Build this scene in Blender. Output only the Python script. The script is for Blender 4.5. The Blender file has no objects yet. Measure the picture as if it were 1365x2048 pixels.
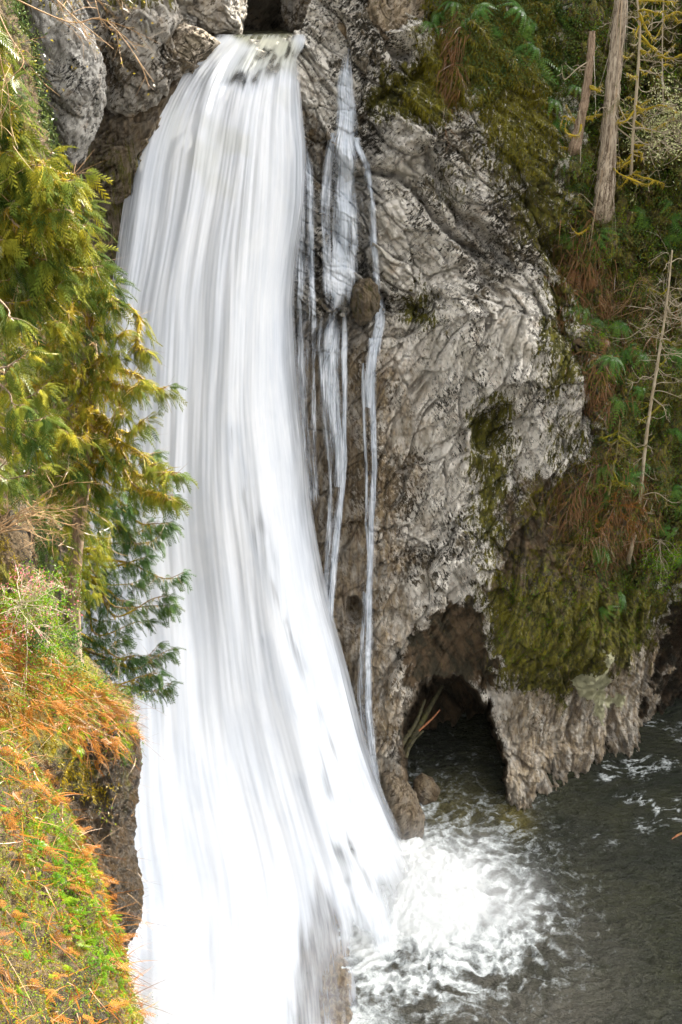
import bpy, math, random
import numpy as np

scene = bpy.context.scene
R = math.radians
rng = np.random.default_rng(11)
random.seed(11)

# ---------------------------------------------------------------- camera
PITCH = R(25.0)
FPX = 2100.0                       # focal length in photograph pixels (1365 x 2048)
CAM = np.array([0.0, 0.0, 31.0])
cam_data = bpy.data.cameras.new("camera")
cam = bpy.data.objects.new("camera", cam_data)
scene.collection.objects.link(cam)
cam.location = CAM
cam.rotation_euler = (math.pi / 2 - PITCH, 0, 0)
cam_data.sensor_fit = 'VERTICAL'
cam_data.angle = 2 * math.atan(1024 / FPX)
cam_data.clip_end = 600
scene.camera = cam

# ---------------------------------------------------------------- world and sun
SUN = np.array([0.60, 0.40, 0.69]); SUN /= np.linalg.norm(SUN)
world = bpy.data.worlds.new("World"); scene.world = world
world.use_nodes = True
wt = world.node_tree; wt.nodes.clear()
sky = wt.nodes.new('ShaderNodeTexSky'); sky.sky_type = 'NISHITA'; sky.sun_disc = False
sky.sun_elevation = math.asin(SUN[2]); sky.sun_rotation = math.atan2(SUN[0], SUN[1])
sky.air_density = 1.0; sky.dust_density = 5.0; sky.ozone_density = 0.6
hs = wt.nodes.new('ShaderNodeHueSaturation'); hs.inputs['Saturation'].default_value = 0.12
bg = wt.nodes.new('ShaderNodeBackground'); bg.inputs['Strength'].default_value = 0.15
wo = wt.nodes.new('ShaderNodeOutputWorld')
wm = wt.nodes.new('ShaderNodeMix'); wm.data_type = 'RGBA'; wm.blend_type = 'MULTIPLY'; wm.inputs[0].default_value = 1.0
wm.inputs[7].default_value = (1.0, .975, .93, 1)
wt.links.new(sky.outputs[0], hs.inputs['Color']); wt.links.new(hs.outputs[0], wm.inputs[6]); wt.links.new(wm.outputs[2], bg.inputs['Color'])
wt.links.new(bg.outputs[0], wo.inputs[0])
sun_data = bpy.data.lights.new("sun", 'SUN'); sun_data.energy = 3.6; sun_data.angle = R(0.5)
sun_data.color = (1.0, 0.93, 0.80)
sun = bpy.data.objects.new("sun", sun_data); scene.collection.objects.link(sun)
from mathutils import Vector, Matrix
sun.rotation_euler = Vector(SUN).to_track_quat('Z', 'Y').to_euler()
sun.location = (30, 20, 80)

vs = scene.view_settings
vs.view_transform = 'Standard'; vs.look = 'None'; vs.gamma = 1.0
vs.exposure = 2.36
scene.cycles.transparent_max_bounces = 24
scene.cycles.max_bounces = 6
scene.cycles.diffuse_bounces = 4
scene.cycles.volume_bounces = 2
scene.cycles.volume_step_rate = 2.0
scene.cycles.volume_max_steps = 64

# ================================================================ helpers
COL = scene.collection


def ray(px, py):
    px = np.asarray(px, float); py = np.asarray(py, float)
    u = (px - 682.5) / FPX; v = (1024.0 - py) / FPX
    c, s = math.cos(PITCH), math.sin(PITCH)
    return np.stack([u, c + v * s, -s + v * c], -1)


def at(px, py, Y):
    """world point seen at photo pixel (px,py) whose world y is Y"""
    d = ray(px, py)
    return CAM + d * (np.asarray(Y, float) / d[..., 1])[..., None]


def at_z(px, py, z=0.0):
    d = ray(px, py)
    return CAM + d * ((z - 31.0) / d[..., 2])[..., None]


def to_px(P):
    q = P - CAM
    c, s = math.cos(PITCH), math.sin(PITCH)
    f = q[..., 1] * c - q[..., 2] * s
    f = np.where(np.abs(f) < 1e-6, 1e-6, f)
    return 682.5 + FPX * q[..., 0] / f, 1024 - FPX * (q[..., 1] * s + q[..., 2] * c) / f


def _hash(ix, iy, iz, seed):
    h = (ix.astype(np.uint32) * np.uint32(374761393) + iy.astype(np.uint32) * np.uint32(668265263)
         + iz.astype(np.uint32) * np.uint32(2147483647) + np.uint32(seed * 974634777 & 0xffffffff))
    h = (h ^ (h >> np.uint32(13))) * np.uint32(1274126177)
    h = (h ^ (h >> np.uint32(16))) * np.uint32(2246822519)
    return h ^ (h >> np.uint32(15))


_G = np.random.default_rng(5).normal(size=(64, 3)); _G /= np.linalg.norm(_G, axis=1)[:, None]


def noise(p, seed=0):
    p = np.asarray(p, float)
    i = np.floor(p).astype(np.int64); f = p - i
    w = f * f * f * (f * (f * 6 - 15) + 10)
    out = 0
    for dx in (0, 1):
        wx = w[..., 0] if dx else 1 - w[..., 0]
        for dy in (0, 1):
            wy = w[..., 1] if dy else 1 - w[..., 1]
            for dz in (0, 1):
                wz = w[..., 2] if dz else 1 - w[..., 2]
                g = _G[_hash(i[..., 0] + dx, i[..., 1] + dy, i[..., 2] + dz, seed) & np.uint32(63)]
                out = out + wx * wy * wz * (g[..., 0] * (f[..., 0] - dx) + g[..., 1] * (f[..., 1] - dy) + g[..., 2] * (f[..., 2] - dz))
    return out * 1.6


def fbm(p, octs=4, seed=0, gain=.5, lac=2.03):
    a, s, o = 1.0, 0, 0
    for k in range(octs):
        o = o + a * noise(p * lac ** k, seed + k); s += a; a *= gain
    return o / s


def ridged(p, octs=4, seed=0, gain=.5):
    a, s, o = 1.0, 0, 0
    for k in range(octs):
        o = o + a * (1 - 2 * np.abs(noise(p * 2.1 ** k, seed + k))); s += a; a *= gain
    return o / s


def facets(p, seed=0, tilt=1.0):
    """broken rock: every cell of a jittered grid is its own tilted plane; returns height and edge distance"""
    i = np.floor(p).astype(np.int32); f = (p - i).astype(np.float32)
    best = np.full(p.shape[:-1], 9., np.float32); sec = best.copy(); h = np.zeros_like(best)
    for dx in (-1, 0, 1):
        for dy in (-1, 0, 1):
            for dz in (-1, 0, 1):
                hs_ = _hash(i[..., 0] + dx, i[..., 1] + dy, i[..., 2] + dz, seed)
                ox = (hs_ & np.uint32(255)).astype(np.float32) / 255; oy = ((hs_ >> np.uint32(8)) & np.uint32(255)).astype(np.float32) / 255
                oz = ((hs_ >> np.uint32(16)) & np.uint32(255)).astype(np.float32) / 255
                rx, ry, rz = f[..., 0] - dx - ox, f[..., 1] - dy - oy, f[..., 2] - dz - oz
                d = rx * rx + ry * ry + rz * rz
                g = _G[hs_ & np.uint32(63)].astype(np.float32)
                v = (g[..., 0] * rx + g[..., 1] * ry * .3 + g[..., 2] * rz) * tilt + ((hs_ >> np.uint32(24)) & np.uint32(255)).astype(np.float32) / 255 - .5
                m = d < best
                sec = np.where(m, best, np.minimum(sec, d)); h = np.where(m, v, h); best = np.where(m, d, best)
    return h, np.sqrt(sec) - np.sqrt(best)


def sstep(a, b, x):
    t = np.clip((x - a) / (b - a), 0, 1)
    return t * t * (3 - 2 * t)


def sdpoly(poly, X, Y):
    """signed distance to polygon, positive inside"""
    poly = np.asarray(poly, float)
    d = np.full(np.shape(X), 1e18); inside = np.zeros(np.shape(X), bool)
    n = len(poly)
    for k in range(n):
        x0, y0 = poly[k]; x1, y1 = poly[(k + 1) % n]
        ex, ey = x1 - x0, y1 - y0
        t = np.clip(((X - x0) * ex + (Y - y0) * ey) / (ex * ex + ey * ey + 1e-9), 0, 1)
        d = np.minimum(d, (X - x0 - t * ex) ** 2 + (Y - y0 - t * ey) ** 2)
        if y0 != y1:
            c = ((y0 > Y) != (y1 > Y)) & (X < (x1 - x0) * (Y - y0) / (y1 - y0) + x0)
            inside ^= c
    return np.where(inside, 1, -1) * np.sqrt(d)


def dline(pts, X, Y):
    d = np.full(np.shape(X), 1e18)
    for (x0, y0), (x1, y1) in zip(pts[:-1], pts[1:]):
        ex, ey = x1 - x0, y1 - y0
        t = np.clip(((X - x0) * ex + (Y - y0) * ey) / (ex * ex + ey * ey + 1e-9), 0, 1)
        d = np.minimum(d, (X - x0 - t * ex) ** 2 + (Y - y0 - t * ey) ** 2)
    return np.sqrt(d)


def shepard(ctrl, X, Y, p=3.0, eps=40.0):
    num = 0; den = 0
    for x, y, v in ctrl:
        w = 1.0 / (((X - x) ** 2 + (Y - y) ** 2 + eps * eps) ** (p / 2))
        num = num + w * v; den = den + w
    return num / den


def grid_normals(P):
    a = np.gradient(P, axis=1); b = np.gradient(P, axis=0)
    n = np.cross(a, b); n /= np.linalg.norm(n, axis=-1)[..., None] + 1e-12
    c = CAM - P
    s = np.sign((n * c).sum(-1).mean()) or 1
    return n * s


def make_mesh(name, V, F, mat, attrs=None, uv=None, smooth=True, parent=None):
    """V (N,3); F (M,4) or (M,3) array or list of arrays"""
    V = np.asarray(V, np.float32).reshape(-1, 3)
    Fs = F if isinstance(F, list) else [F]
    Fs = [np.asarray(f, np.int32).reshape(len(f), -1) for f in Fs if len(f)]
    me = bpy.data.meshes.new(name)
    assert len(V) > 0
    me.vertices.add(len(V)); me.vertices.foreach_set('co', V.ravel())
    loops = np.concatenate([f.ravel() for f in Fs])
    tot = np.concatenate([np.full(len(f), f.shape[1], np.int32) for f in Fs])
    st = np.concatenate([[0], np.cumsum(tot)[:-1]]).astype(np.int32)
    me.loops.add(len(loops)); me.loops.foreach_set('vertex_index', loops)
    me.polygons.add(len(tot)); me.polygons.foreach_set('loop_start', st)
    me.polygons.foreach_set('use_smooth', np.full(len(tot), smooth))
    me.update(calc_edges=True)
    if attrs:
        for k, a in attrs.items():
            at_ = me.attributes.new(k, 'FLOAT', 'POINT')
            at_.data.foreach_set('value', np.asarray(a, np.float32).ravel())
    if uv is not None:
        l = me.uv_layers.new(name='flow')
        l.data.foreach_set('uv', np.asarray(uv, np.float32).reshape(-1, 2)[loops].ravel())
    me.materials.append(mat)
    o = bpy.data.objects.new(name, me); COL.objects.link(o)
    if parent is not None:
        o.parent = parent
        off = Vector((0, 0, 0)); q_ = parent
        while q_ is not None: off += q_.location; q_ = q_.parent
        if off.length > 0:
            me.transform(Matrix.Translation(-off))
    return o


def grid_faces(h, w, mask=None):
    i = np.arange(h * w).reshape(h, w)
    f = np.stack([i[:-1, :-1], i[:-1, 1:], i[1:, 1:], i[1:, :-1]], -1)
    if mask is not None:
        m = mask[:-1, :-1] & mask[:-1, 1:] & mask[1:, 1:] & mask[1:, :-1]
        return f[m]
    return f.reshape(-1, 4)


def tag(o, label=None, cat=None, group=None, kind=None):
    if label: o['label'] = label
    if cat: o['category'] = cat
    if group: o['group'] = group
    if kind: o['kind'] = kind
    return o


def empty(name, loc, label, cat, group=None):
    o = bpy.data.objects.new(name, None); COL.objects.link(o)
    o.location = Vector([float(c) for c in loc]); o.empty_display_size = .3
    return tag(o, label, cat, group)


class MB:
    """collects vertices, faces and a random value per piece"""
    def __init__(s): s.v = []; s.f4 = []; s.f3 = []; s.r = []; s.n = 0

    def add(s, V, F, r=None):
        V = np.asarray(V, float).reshape(-1, 3)
        F = np.asarray(F, np.int64) + s.n
        (s.f4 if F.shape[1] == 4 else s.f3).append(F)
        s.v.append(V); s.n += len(V)
        s.r.append(np.full(len(V), rng.random() if r is None else 0.0) + (0 if r is None else np.asarray(r)))

    def tube(s, pts, rad, sides=6, r=None, wob=0.0):
        pts = np.asarray(pts, float); n = len(pts)
        rad = np.broadcast_to(np.asarray(rad, float), (n,))
        t = np.gradient(pts, axis=0); t /= np.linalg.norm(t, axis=1)[:, None] + 1e-9
        ref = np.array([0.31, -0.9, 0.3]); ref /= np.linalg.norm(ref)
        a = np.cross(t, ref); a /= np.linalg.norm(a, axis=1)[:, None] + 1e-9
        b = np.cross(t, a)
        th = np.arange(sides) * 2 * math.pi / sides
        rr = rad[:, None] * (1 + wob * rng.normal(size=(n, sides)))
        V = pts[:, None] + rr[..., None] * (np.cos(th)[None, :, None] * a[:, None] + np.sin(th)[None, :, None] * b[:, None])
        i = np.arange(n * sides).reshape(n, sides); j = np.roll(i, -1, 1)
        F = np.stack([i[:-1], j[:-1], j[1:], i[1:]], -1).reshape(-1, 4)
        s.add(V, F, r)

    def build(s, name, mat, parent=None, smooth=True):
        F = []
        if s.f4: F.append(np.concatenate(s.f4))
        if s.f3: F.append(np.concatenate(s.f3))
        return make_mesh(name, np.concatenate(s.v), F, mat, {'rnd': np.concatenate(s.r)}, smooth=smooth, parent=parent)


def unit(v):
    v = np.asarray(v, float)
    return v / (np.linalg.norm(v, axis=-1, keepdims=True) + 1e-9)


def ribbons(mb, st, dr, L, W, nseg=4, droop=0.5, jit=0.25, rnd=None, taper=True, side=None):
    """many curved tapered strips: st,dr (N,3)"""
    N = len(st); dr = unit(dr)
    L = np.broadcast_to(L, (N,)); W = np.broadcast_to(W, (N,))
    droop = np.broadcast_to(droop, (N,))
    sd = unit(np.cross(dr, rng.normal(size=(N, 3)))) if side is None else unit(side)
    curl = rng.normal(size=(N, 3)) * jit
    t = np.linspace(0, 1, nseg + 1)
    P = st[:, None] + (L[:, None] * t)[..., None] * dr[:, None] \
        + ((L * droop)[:, None] * t ** 2)[..., None] * np.array([0, 0, -1.0]) \
        + (L[:, None] * t ** 2)[..., None] * curl[:, None]
    w = W[:, None] * ((1 - t * .9) if taper else np.full_like(t, 1.)) * .5
    V = np.stack([P - w[..., None] * sd[:, None], P + w[..., None] * sd[:, None]], 2)   # N,S,2,3
    S = nseg + 1
    i = np.arange(N * S * 2).reshape(N, S, 2)
    F = np.stack([i[:, :-1, 0], i[:, :-1, 1], i[:, 1:, 1], i[:, 1:, 0]], -1).reshape(-1, 4)
    r = rng.random(N) if rnd is None else rnd
    mb.add(V, F, np.repeat(r, S * 2))


def leaves(mb, pos, nor, size, asp=.5, spread=.8, rnd=None):
    """rhombic leaves about a normal"""
    N = len(pos)
    size = np.broadcast_to(size, (N,))[:, None]
    n = unit(nor + spread * rng.normal(size=(N, 3)))
    a = unit(np.cross(n, rng.normal(size=(N, 3)))); b = np.cross(n, a)
    tip = pos + a * size - .15 * size * n; l = pos + a * size * .45 + b * size * asp * .5 + .08 * size * n
    r_ = pos + a * size * .45 - b * size * asp * .5 + .08 * size * n
    V = np.stack([pos, r_, tip, l], 1)
    F = np.arange(N * 4).reshape(N, 4)
    r = rng.random(N) if rnd is None else rnd
    mb.add(V, F, np.repeat(r, 4))


def curve3(ctrl, n):
    """Catmull-Rom through control points"""
    c = np.asarray(ctrl, float)
    if len(c) == 2: return c[0] + (c[1] - c[0]) * np.linspace(0, 1, n)[:, None]
    c = np.vstack([2 * c[0] - c[1], c, 2 * c[-1] - c[-2]])
    u = np.linspace(0, len(c) - 3 - 1e-6, n); k = u.astype(int); f = (u - k)[:, None]
    p0, p1, p2, p3 = c[k], c[k + 1], c[k + 2], c[k + 3]
    return .5 * (2 * p1 + (p2 - p0) * f + (2 * p0 - 5 * p1 + 4 * p2 - p3) * f ** 2 + (3 * p1 - p0 - 3 * p2 + p3) * f ** 3)


# ---------------------------------------------------------------- material helpers
class NT:
    def __init__(s, name):
        s.m = bpy.data.materials.new(name); s.m.use_nodes = True
        s.t = s.m.node_tree; s.t.nodes.clear()
        s.out = s.t.nodes.new('ShaderNodeOutputMaterial')

    def n(s, typ, ins=None, **kw):
        nd = s.t.nodes.new('ShaderNode' + typ)
        for k, v in kw.items(): setattr(nd, k, v)
        for k, v in (ins or {}).items():
            if isinstance(v, tuple) and len(v) == 3 and nd.inputs[k].type == 'RGBA': v = v + (1,)
            if isinstance(v, bpy.types.NodeSocket): s.t.links.new(v, nd.inputs[k])
            else: nd.inputs[k].default_value = v
        return nd

    def attr(s, name): return s.n('Attribute', attribute_name=name).outputs['Fac']

    def mix(s, f, a, b):
        nd = s.n('Mix', data_type='RGBA')
        for k, v in ((0, f), (6, a), (7, b)):
            if isinstance(v, bpy.types.NodeSocket): s.t.links.new(v, nd.inputs[k])
            else: nd.inputs[k].default_value = (v + (1,)) if isinstance(v, tuple) else v
        return nd.outputs[2]

    def math(s, op, a, b=0.0, c=0.0, clamp=False):
        nd = s.n('Math', operation=op, use_clamp=clamp)
        for k, v in ((0, a), (1, b), (2, c)):
            if isinstance(v, bpy.types.NodeSocket): s.t.links.new(v, nd.inputs[k])
            else: nd.inputs[k].default_value = v
        return nd.outputs[0]

    def mapr(s, v, a, b, c=0.0, d=1.0, smooth=True):
        nd = s.n('MapRange', interpolation_type='SMOOTHSTEP' if smooth else 'LINEAR')
        for k, x in ((0, v), (1, a), (2, b), (3, c), (4, d)):
            if isinstance(x, bpy.types.NodeSocket): s.t.links.new(x, nd.inputs[k])
            else: nd.inputs[k].default_value = x
        return nd.outputs[0]

    def noise(s, vec, scale, detail=6, rough=.6, dist=0.0):
        nd = s.n('TexNoise', {'Scale': scale, 'Detail': detail, 'Roughness': rough, 'Distortion': dist})
        s.t.links.new(vec, nd.inputs['Vector'])
        return nd.outputs['Fac']

    def coords(s, scale=(1, 1, 1), rot=(0, 0, 0)):
        tc = s.n('TexCoord')
        mp = s.n('Mapping'); mp.inputs['Scale'].default_value = scale; mp.inputs['Rotation'].default_value = rot
        s.t.links.new(tc.outputs['Object'], mp.inputs['Vector'])
        return mp.outputs[0]

    def finish(s, shader, disp=None):
        s.t.links.new(shader, s.out.inputs['Surface'])
        return s.m


def rock_mat(name, light=(.90, .85, .765), mid=(.58, .535, .455), dark=(.050, .043, .030), darkness=0.0,
             rot=0.6, fleck=1.0, attrs=True):
    m = NT(name)
    co = m.coords()

    def lined(ang, sc):
        """coordinates turned by ang about y, then squeezed: grain runs along the turned axis"""
        a = m.n('Mapping'); a.inputs['Rotation'].default_value = (0, ang, 0); m.t.links.new(co, a.inputs['Vector'])
        b_ = m.n('Mapping'); b_.inputs['Scale'].default_value = sc; m.t.links.new(a.outputs[0], b_.inputs['Vector'])
        return b_.outputs[0]
    la = lined(R(42 + 90), (2.4, 1.3, .85)); lb = lined(R(-62 + 90), (2.6, 1.3, .75))
    zone = m.attr('zone') if attrs else 0.0

    def both(scale, det, rough, dist=0.3):
        return m.n('Mix', {0: zone, 2: m.noise(la, scale, det, rough, dist), 3: m.noise(lb, scale, det, rough, dist)}).outputs[0]
    n1 = both(.9, 8, .66, .0)
    n2 = m.noise(co, .42, 5, .6)
    n3 = both(3.6, 9, .74, .0)
    v = m.math('ADD', m.math('MULTIPLY', n1, .75), m.math('MULTIPLY', n2, .5))
    c = m.mix(m.mapr(v, .52, .64), mid, light)
    c = m.mix(m.mapr(m.noise(co, 1.3, 6, .7), .54, .70, 0, .5), c, (.40, .28, .17))
    # dark biotic flecks, crowded in some areas and rare in others
    thr = m.mapr(m.noise(co, .33, 4, .62, .0), .38, .60, .535 + darkness, .36 + darkness, smooth=False)
    fl = m.mapr(m.math('SUBTRACT', n3, thr), -.02, .012, fleck, 0)
    c = m.mix(fl, c, dark)
    c = m.mix(m.mapr(m.math('SUBTRACT', m.noise(co, 1.1, 9, .76, .0), thr), -.10, -.03, .85 * fleck, 0), c, (.20, .165, .11))
    ck = m.math('ABSOLUTE', m.math('SUBTRACT', both(1.6, 4, .60, .3), .5))
    ck = m.math('MULTIPLY', m.mapr(ck, .004, .016, 1, 0), m.mapr(n2, .42, .56))
    c = m.mix(m.math('MULTIPLY', ck, .9), c, dark)
    rough = 0.75
    if attrs:
        st = m.attr('stain')
        vs_ = m.noise(m.coords((6, 3, .35)), 1.3, 6, .65)
        sc_ = m.mix(m.mapr(vs_, .38, .60), (.17, .105, .05), (.50, .375, .22))
        c = m.mix(m.math('MULTIPLY', st, m.mapr(m.noise(m.coords((3, 2, .5)), 1.1, 6, .65), .33, .60, .25, 1.0)), c, sc_)
        ea = m.mapr(m.math('ADD', m.attr('earth'), m.math('MULTIPLY', m.math('SUBTRACT', n3, .5), 1.0)), .40, .60)
        c = m.mix(ea, c, m.mix(m.mapr(n1, .4, .6), (.15, .10, .055), (.050, .042, .024)))
        mv = m.coords((5, 3, .9))
        mn = m.math('ADD', m.math('MULTIPLY', m.math('SUBTRACT', m.noise(mv, 1.6, 9, .75), .5), 2.6), m.attr('moss'))
        mo = m.mapr(mn, .45, .62)
        mc = m.mix(m.mapr(m.noise(m.coords((3, 2, 1)), 1.5, 8, .75), .38, .66), (.045, .050, .012), (.25, .23, .02))
        mc = m.mix(m.mapr(m.noise(mv, 3.2, 5, .7), .50, .64, 0, .7), mc, (.15, .105, .045))
        c = m.mix(mo, c, mc)
        li = m.mapr(m.math('ADD', m.attr('lichen'), m.math('MULTIPLY', m.math('SUBTRACT', m.noise(co, 4, 6, .7), .5), 1.2)), .45, .52)
        c = m.mix(li, c, (.62, .60, .38))
        we = m.attr('wet')
        hsv = m.n('HueSaturation', {'Color': c, 'Saturation': 1.0, 'Value': m.math('SUBTRACT', 1.0, m.math('MULTIPLY', we, .72))})
        c = hsv.outputs[0]
        rough = m.mapr(we, 0, 1, .85, .3)
    p = m.n('BsdfPrincipled', {'Base Color': c})
    if attrs: m.t.links.new(rough, p.inputs['Roughness'])
    else: p.inputs['Roughness'].default_value = .8
    p.inputs['Specular IOR Level'].default_value = .35
    h = m.math('ADD', m.math('MULTIPLY', n3, 1.0), m.math('MULTIPLY', m.noise(la, 15, 6, .7), .35))
    h = m.math('SUBTRACT', h, m.math('MULTIPLY', ck, .3))
    b = m.n('Bump', {'Height': h, 'Strength': 1.0, 'Distance': .24})
    m.t.links.new(b.outputs[0], p.inputs['Normal'])
    return m.finish(p.outputs[0])


def leaf_mat(name, c1, c2, c3, trans=.45, clump=1.2, tcol=None, rough=.5):
    m = NT(name)
    r = m.attr('rnd')
    cl = m.mapr(m.noise(m.coords(), clump, 3, .6), .35, .65)
    c = m.mix(r, c1, c2)
    c = m.mix(m.math('MULTIPLY', cl, .8), c, m.mix(r, c2, c3))
    d = m.n('BsdfDiffuse', {'Color': c})
    g = m.n('BsdfGlossy', {'Color': (1, 1, 1), 'Roughness': rough})
    fr = m.n('Fresnel', {'IOR': 1.35})
    mg = m.n('MixShader'); m.t.links.new(m.math('MULTIPLY', fr.outputs[0], .25), mg.inputs[0])
    m.t.links.new(d.outputs[0], mg.inputs[1]); m.t.links.new(g.outputs[0], mg.inputs[2])
    tr = m.n('BsdfTranslucent', {'Color': m.mix(.5, c, tcol) if tcol else c})
    mx = m.n('MixShader'); mx.inputs[0].default_value = trans
    m.t.links.new(mg.outputs[0], mx.inputs[1]); m.t.links.new(tr.outputs[0], mx.inputs[2])
    return m.finish(mx.outputs[0])


def bark_mat(name, a, b, sc=(14, 14, 1.2), bump=.5):
    m = NT(name)
    co = m.coords(sc)
    n = m.noise(co, 1.6, 8, .7, .6)
    c = m.mix(m.mapr(n, .38, .62), b, a)
    c = m.mix(m.mapr(m.noise(m.coords((2, 2, 1)), .9, 5, .7), .55, .66, 0, .7), c, (.10, .095, .02))
    p = m.n('BsdfPrincipled', {'Base Color': c, 'Roughness': .85})
    bp = m.n('Bump', {'Height': n, 'Strength': bump, 'Distance': .05}); m.t.links.new(bp.outputs[0], p.inputs['Normal'])
    return m.finish(p.outputs[0])


def water_fall_mat(name, us=34.0, vs_=.30, col=(.74, .765, .81), shade=(.60, .67, .76), soft=.55, con=3.2, mott=0.0):
    """silky falling water: attribute dens says how much water there is"""
    m = NT(name)
    uv = m.n('UVMap', uv_map='flow').outputs[0]

    def st(u, v, det=4, dist=0.0):
        mp = m.n('Mapping'); mp.inputs['Scale'].default_value = (u, v, 1); m.t.links.new(uv, mp.inputs['Vector'])
        return m.noise(mp.outputs[0], 1.0, det, .62, dist)
    f1 = st(us * .045, vs_ * .35, 3, .3); f2 = st(us * .22, vs_ * .55, 5, .2); f3 = st(us, vs_, 4, .1)
    s = m.math('ADD', m.math('ADD', m.math('MULTIPLY', f1, .35), m.math('MULTIPLY', f2, .35)), m.math('MULTIPLY', f3, .40))
    dens = m.attr('dens')
    a = m.math('ADD', m.math('MULTIPLY', m.math('SUBTRACT', s, .55), con), m.math('MULTIPLY', m.math('SUBTRACT', dens, .5), 2.0))
    a = m.mapr(a, -soft, soft)
    cc = m.mapr(m.math('ADD', m.math('MULTIPLY', f2, .45), m.math('ADD', m.math('MULTIPLY', f3, .35), m.math('MULTIPLY', f1, .35))), .50, .68)
    if mott:
        cc = m.n('Mix', {0: .45, 2: cc, 3: m.mapr(st(.55, .30, 4, .4), .38, .62)}).outputs[0]
    c = m.mix(m.math('MULTIPLY', m.math('ADD', cc, m.mapr(dens, .9, 1.7, 0, 1.0)), .8, clamp=True), shade, col)
    gr = m.attr('tint')
    c = m.mix(gr, c, (.50, .50, .36))
    d = m.n('BsdfPrincipled', {'Base Color': c, 'Roughness': .55})
    d.inputs['Specular IOR Level'].default_value = .1
    tl = m.n('BsdfTranslucent', {'Color': c})
    mx = m.n('MixShader'); mx.inputs[0].default_value = .25
    m.t.links.new(d.outputs[0], mx.inputs[1]); m.t.links.new(tl.outputs[0], mx.inputs[2])
    tp = m.n('BsdfTransparent')
    o = m.n('MixShader'); m.t.links.new(a, o.inputs[0]); m.t.links.new(tp.outputs[0], o.inputs[1]); m.t.links.new(mx.outputs[0], o.inputs[2])
    return m.finish(o.outputs[0])


M_ROCK = rock_mat('cliff rock')
M_ROCK_L = rock_mat('left boulder rock', (.56, .54, .50), (.28, .265, .24), (.03, .03, .027))
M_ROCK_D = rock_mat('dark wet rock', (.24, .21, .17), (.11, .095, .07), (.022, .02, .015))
M_ROCK_T = rock_mat('tan rock', (.50, .43, .34), (.28, .22, .155), (.06, .048, .03), rot=.3)
M_BANK = rock_mat('bank earth', (.15, .095, .045), (.075, .05, .025), (.018, .014, .008))

# ================================================================ the cliff
A0, A1 = 36.0, .25
RCTRL = [(830, 1650, .975), (1030, 1600, 1.0), (1100, 1560, 1.03), (1150, 1510, 1.07), (1200, 1490, 1.055), (1250, 1480, 1.10), (1330, 1460, 1.22),
         (1420, 1440, 1.24), (1330, 1300, 1.15), (1400, 1200, 1.10), (1200, 1300, 1.0), (1100, 1250, .985), (950, 1200, .985),
         (770, 1500, .985), (700, 1300, .985), (640, 900, 1.0), (600, 300, 1.01), (800, 700, 1.0), (950, 650, .975), (1050, 700, .98),
         (1080, 300, .97), (1000, 60, .97), (1170, 780, .985), (1200, 600, 1.03), (1300, 500, 1.01), (1250, 350, 1.0), (1300, 100, 1.02),
         (1350, 900, 1.03), (1200, 950, 1.01), (700, 80, 1.01), (800, 80, 1.0), (900, 350, .985), (800, 330, 1.01), (760, 600, 1.02),
         (400, 900, 1.03), (300, 300, 1.02), (300, 1500, 1.02), (1700, 700, 1.0), (1700, 1500, 1.15), (1700, -300, 1.0), (0, 500, 1.02)]
xs = np.concatenate([np.linspace(-900, -50, 24)[:-1], np.arange(-50, 560, 6.0), np.arange(560, 1400, 2.0), np.linspace(1400, 3000, 60)])
ys = np.concatenate([np.linspace(-2000, -40, 60)[:-1], np.arange(-40, 1700, 2.0), np.linspace(1700, 1900, 12)])
GX, GY = np.meshgrid(xs, ys)
D = ray(GX, GY)
T = (A0 + A1 * 31.0) / (D[..., 1] - A1 * D[..., 2])
T = np.where((T < 0) | (T > 70), 70, T)
rr = shepard(RCTRL, GX, GY, 3.5, 60)
T = T * rr
P0 = CAM + D * T[..., None]
# wobble the drawn outlines in world space so that no edge is clean
wob = fbm(P0 * .9, 5, 40, .62) * 70; wob2 = fbm(P0 * .9 + 31, 5, 47, .62) * 70
WX, WY = GX + wob, GY + wob2
infr = (GX > 560) & (GX < 1400)

CAVE = [(815, 1700), (812, 1520), (808, 1460), (820, 1410), (850, 1376), (885, 1364), (925, 1368), (956, 1392), (976, 1425), (990, 1465), (997, 1510),
        (1000, 1560), (1000, 1600), (975, 1720)]
cs = sdpoly(CAVE, GX + wob * .34, GY + wob2 * .34)
OPEN = [(300, -600), (640, -600), (650, -80), (600, 58), (560, 82), (470, 84), (400, 60)]
dr = -D / np.linalg.norm(D, axis=-1)[..., None]
fw = np.array([0, -1.0, .22])


def rot_coords(P, phi, sx, sz):
    c, s = math.cos(phi), math.sin(phi)
    a = P[..., 0] * c + P[..., 2] * s
    b = -P[..., 0] * s + P[..., 2] * c
    return np.stack([a * sx, P[..., 1] * sz, b * sz], -1)


warp = np.stack([fbm(P0 * .30 + k * 17, 2, 60 + k) for k in range(3)], -1) * .5
Q = P0 + warp
lowzone = sstep(520, 720, GY + wob)
qa = rot_coords(Q, R(62), .45, 1.5); qb = rot_coords(Q, R(-42), .5, 1.45)


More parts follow.
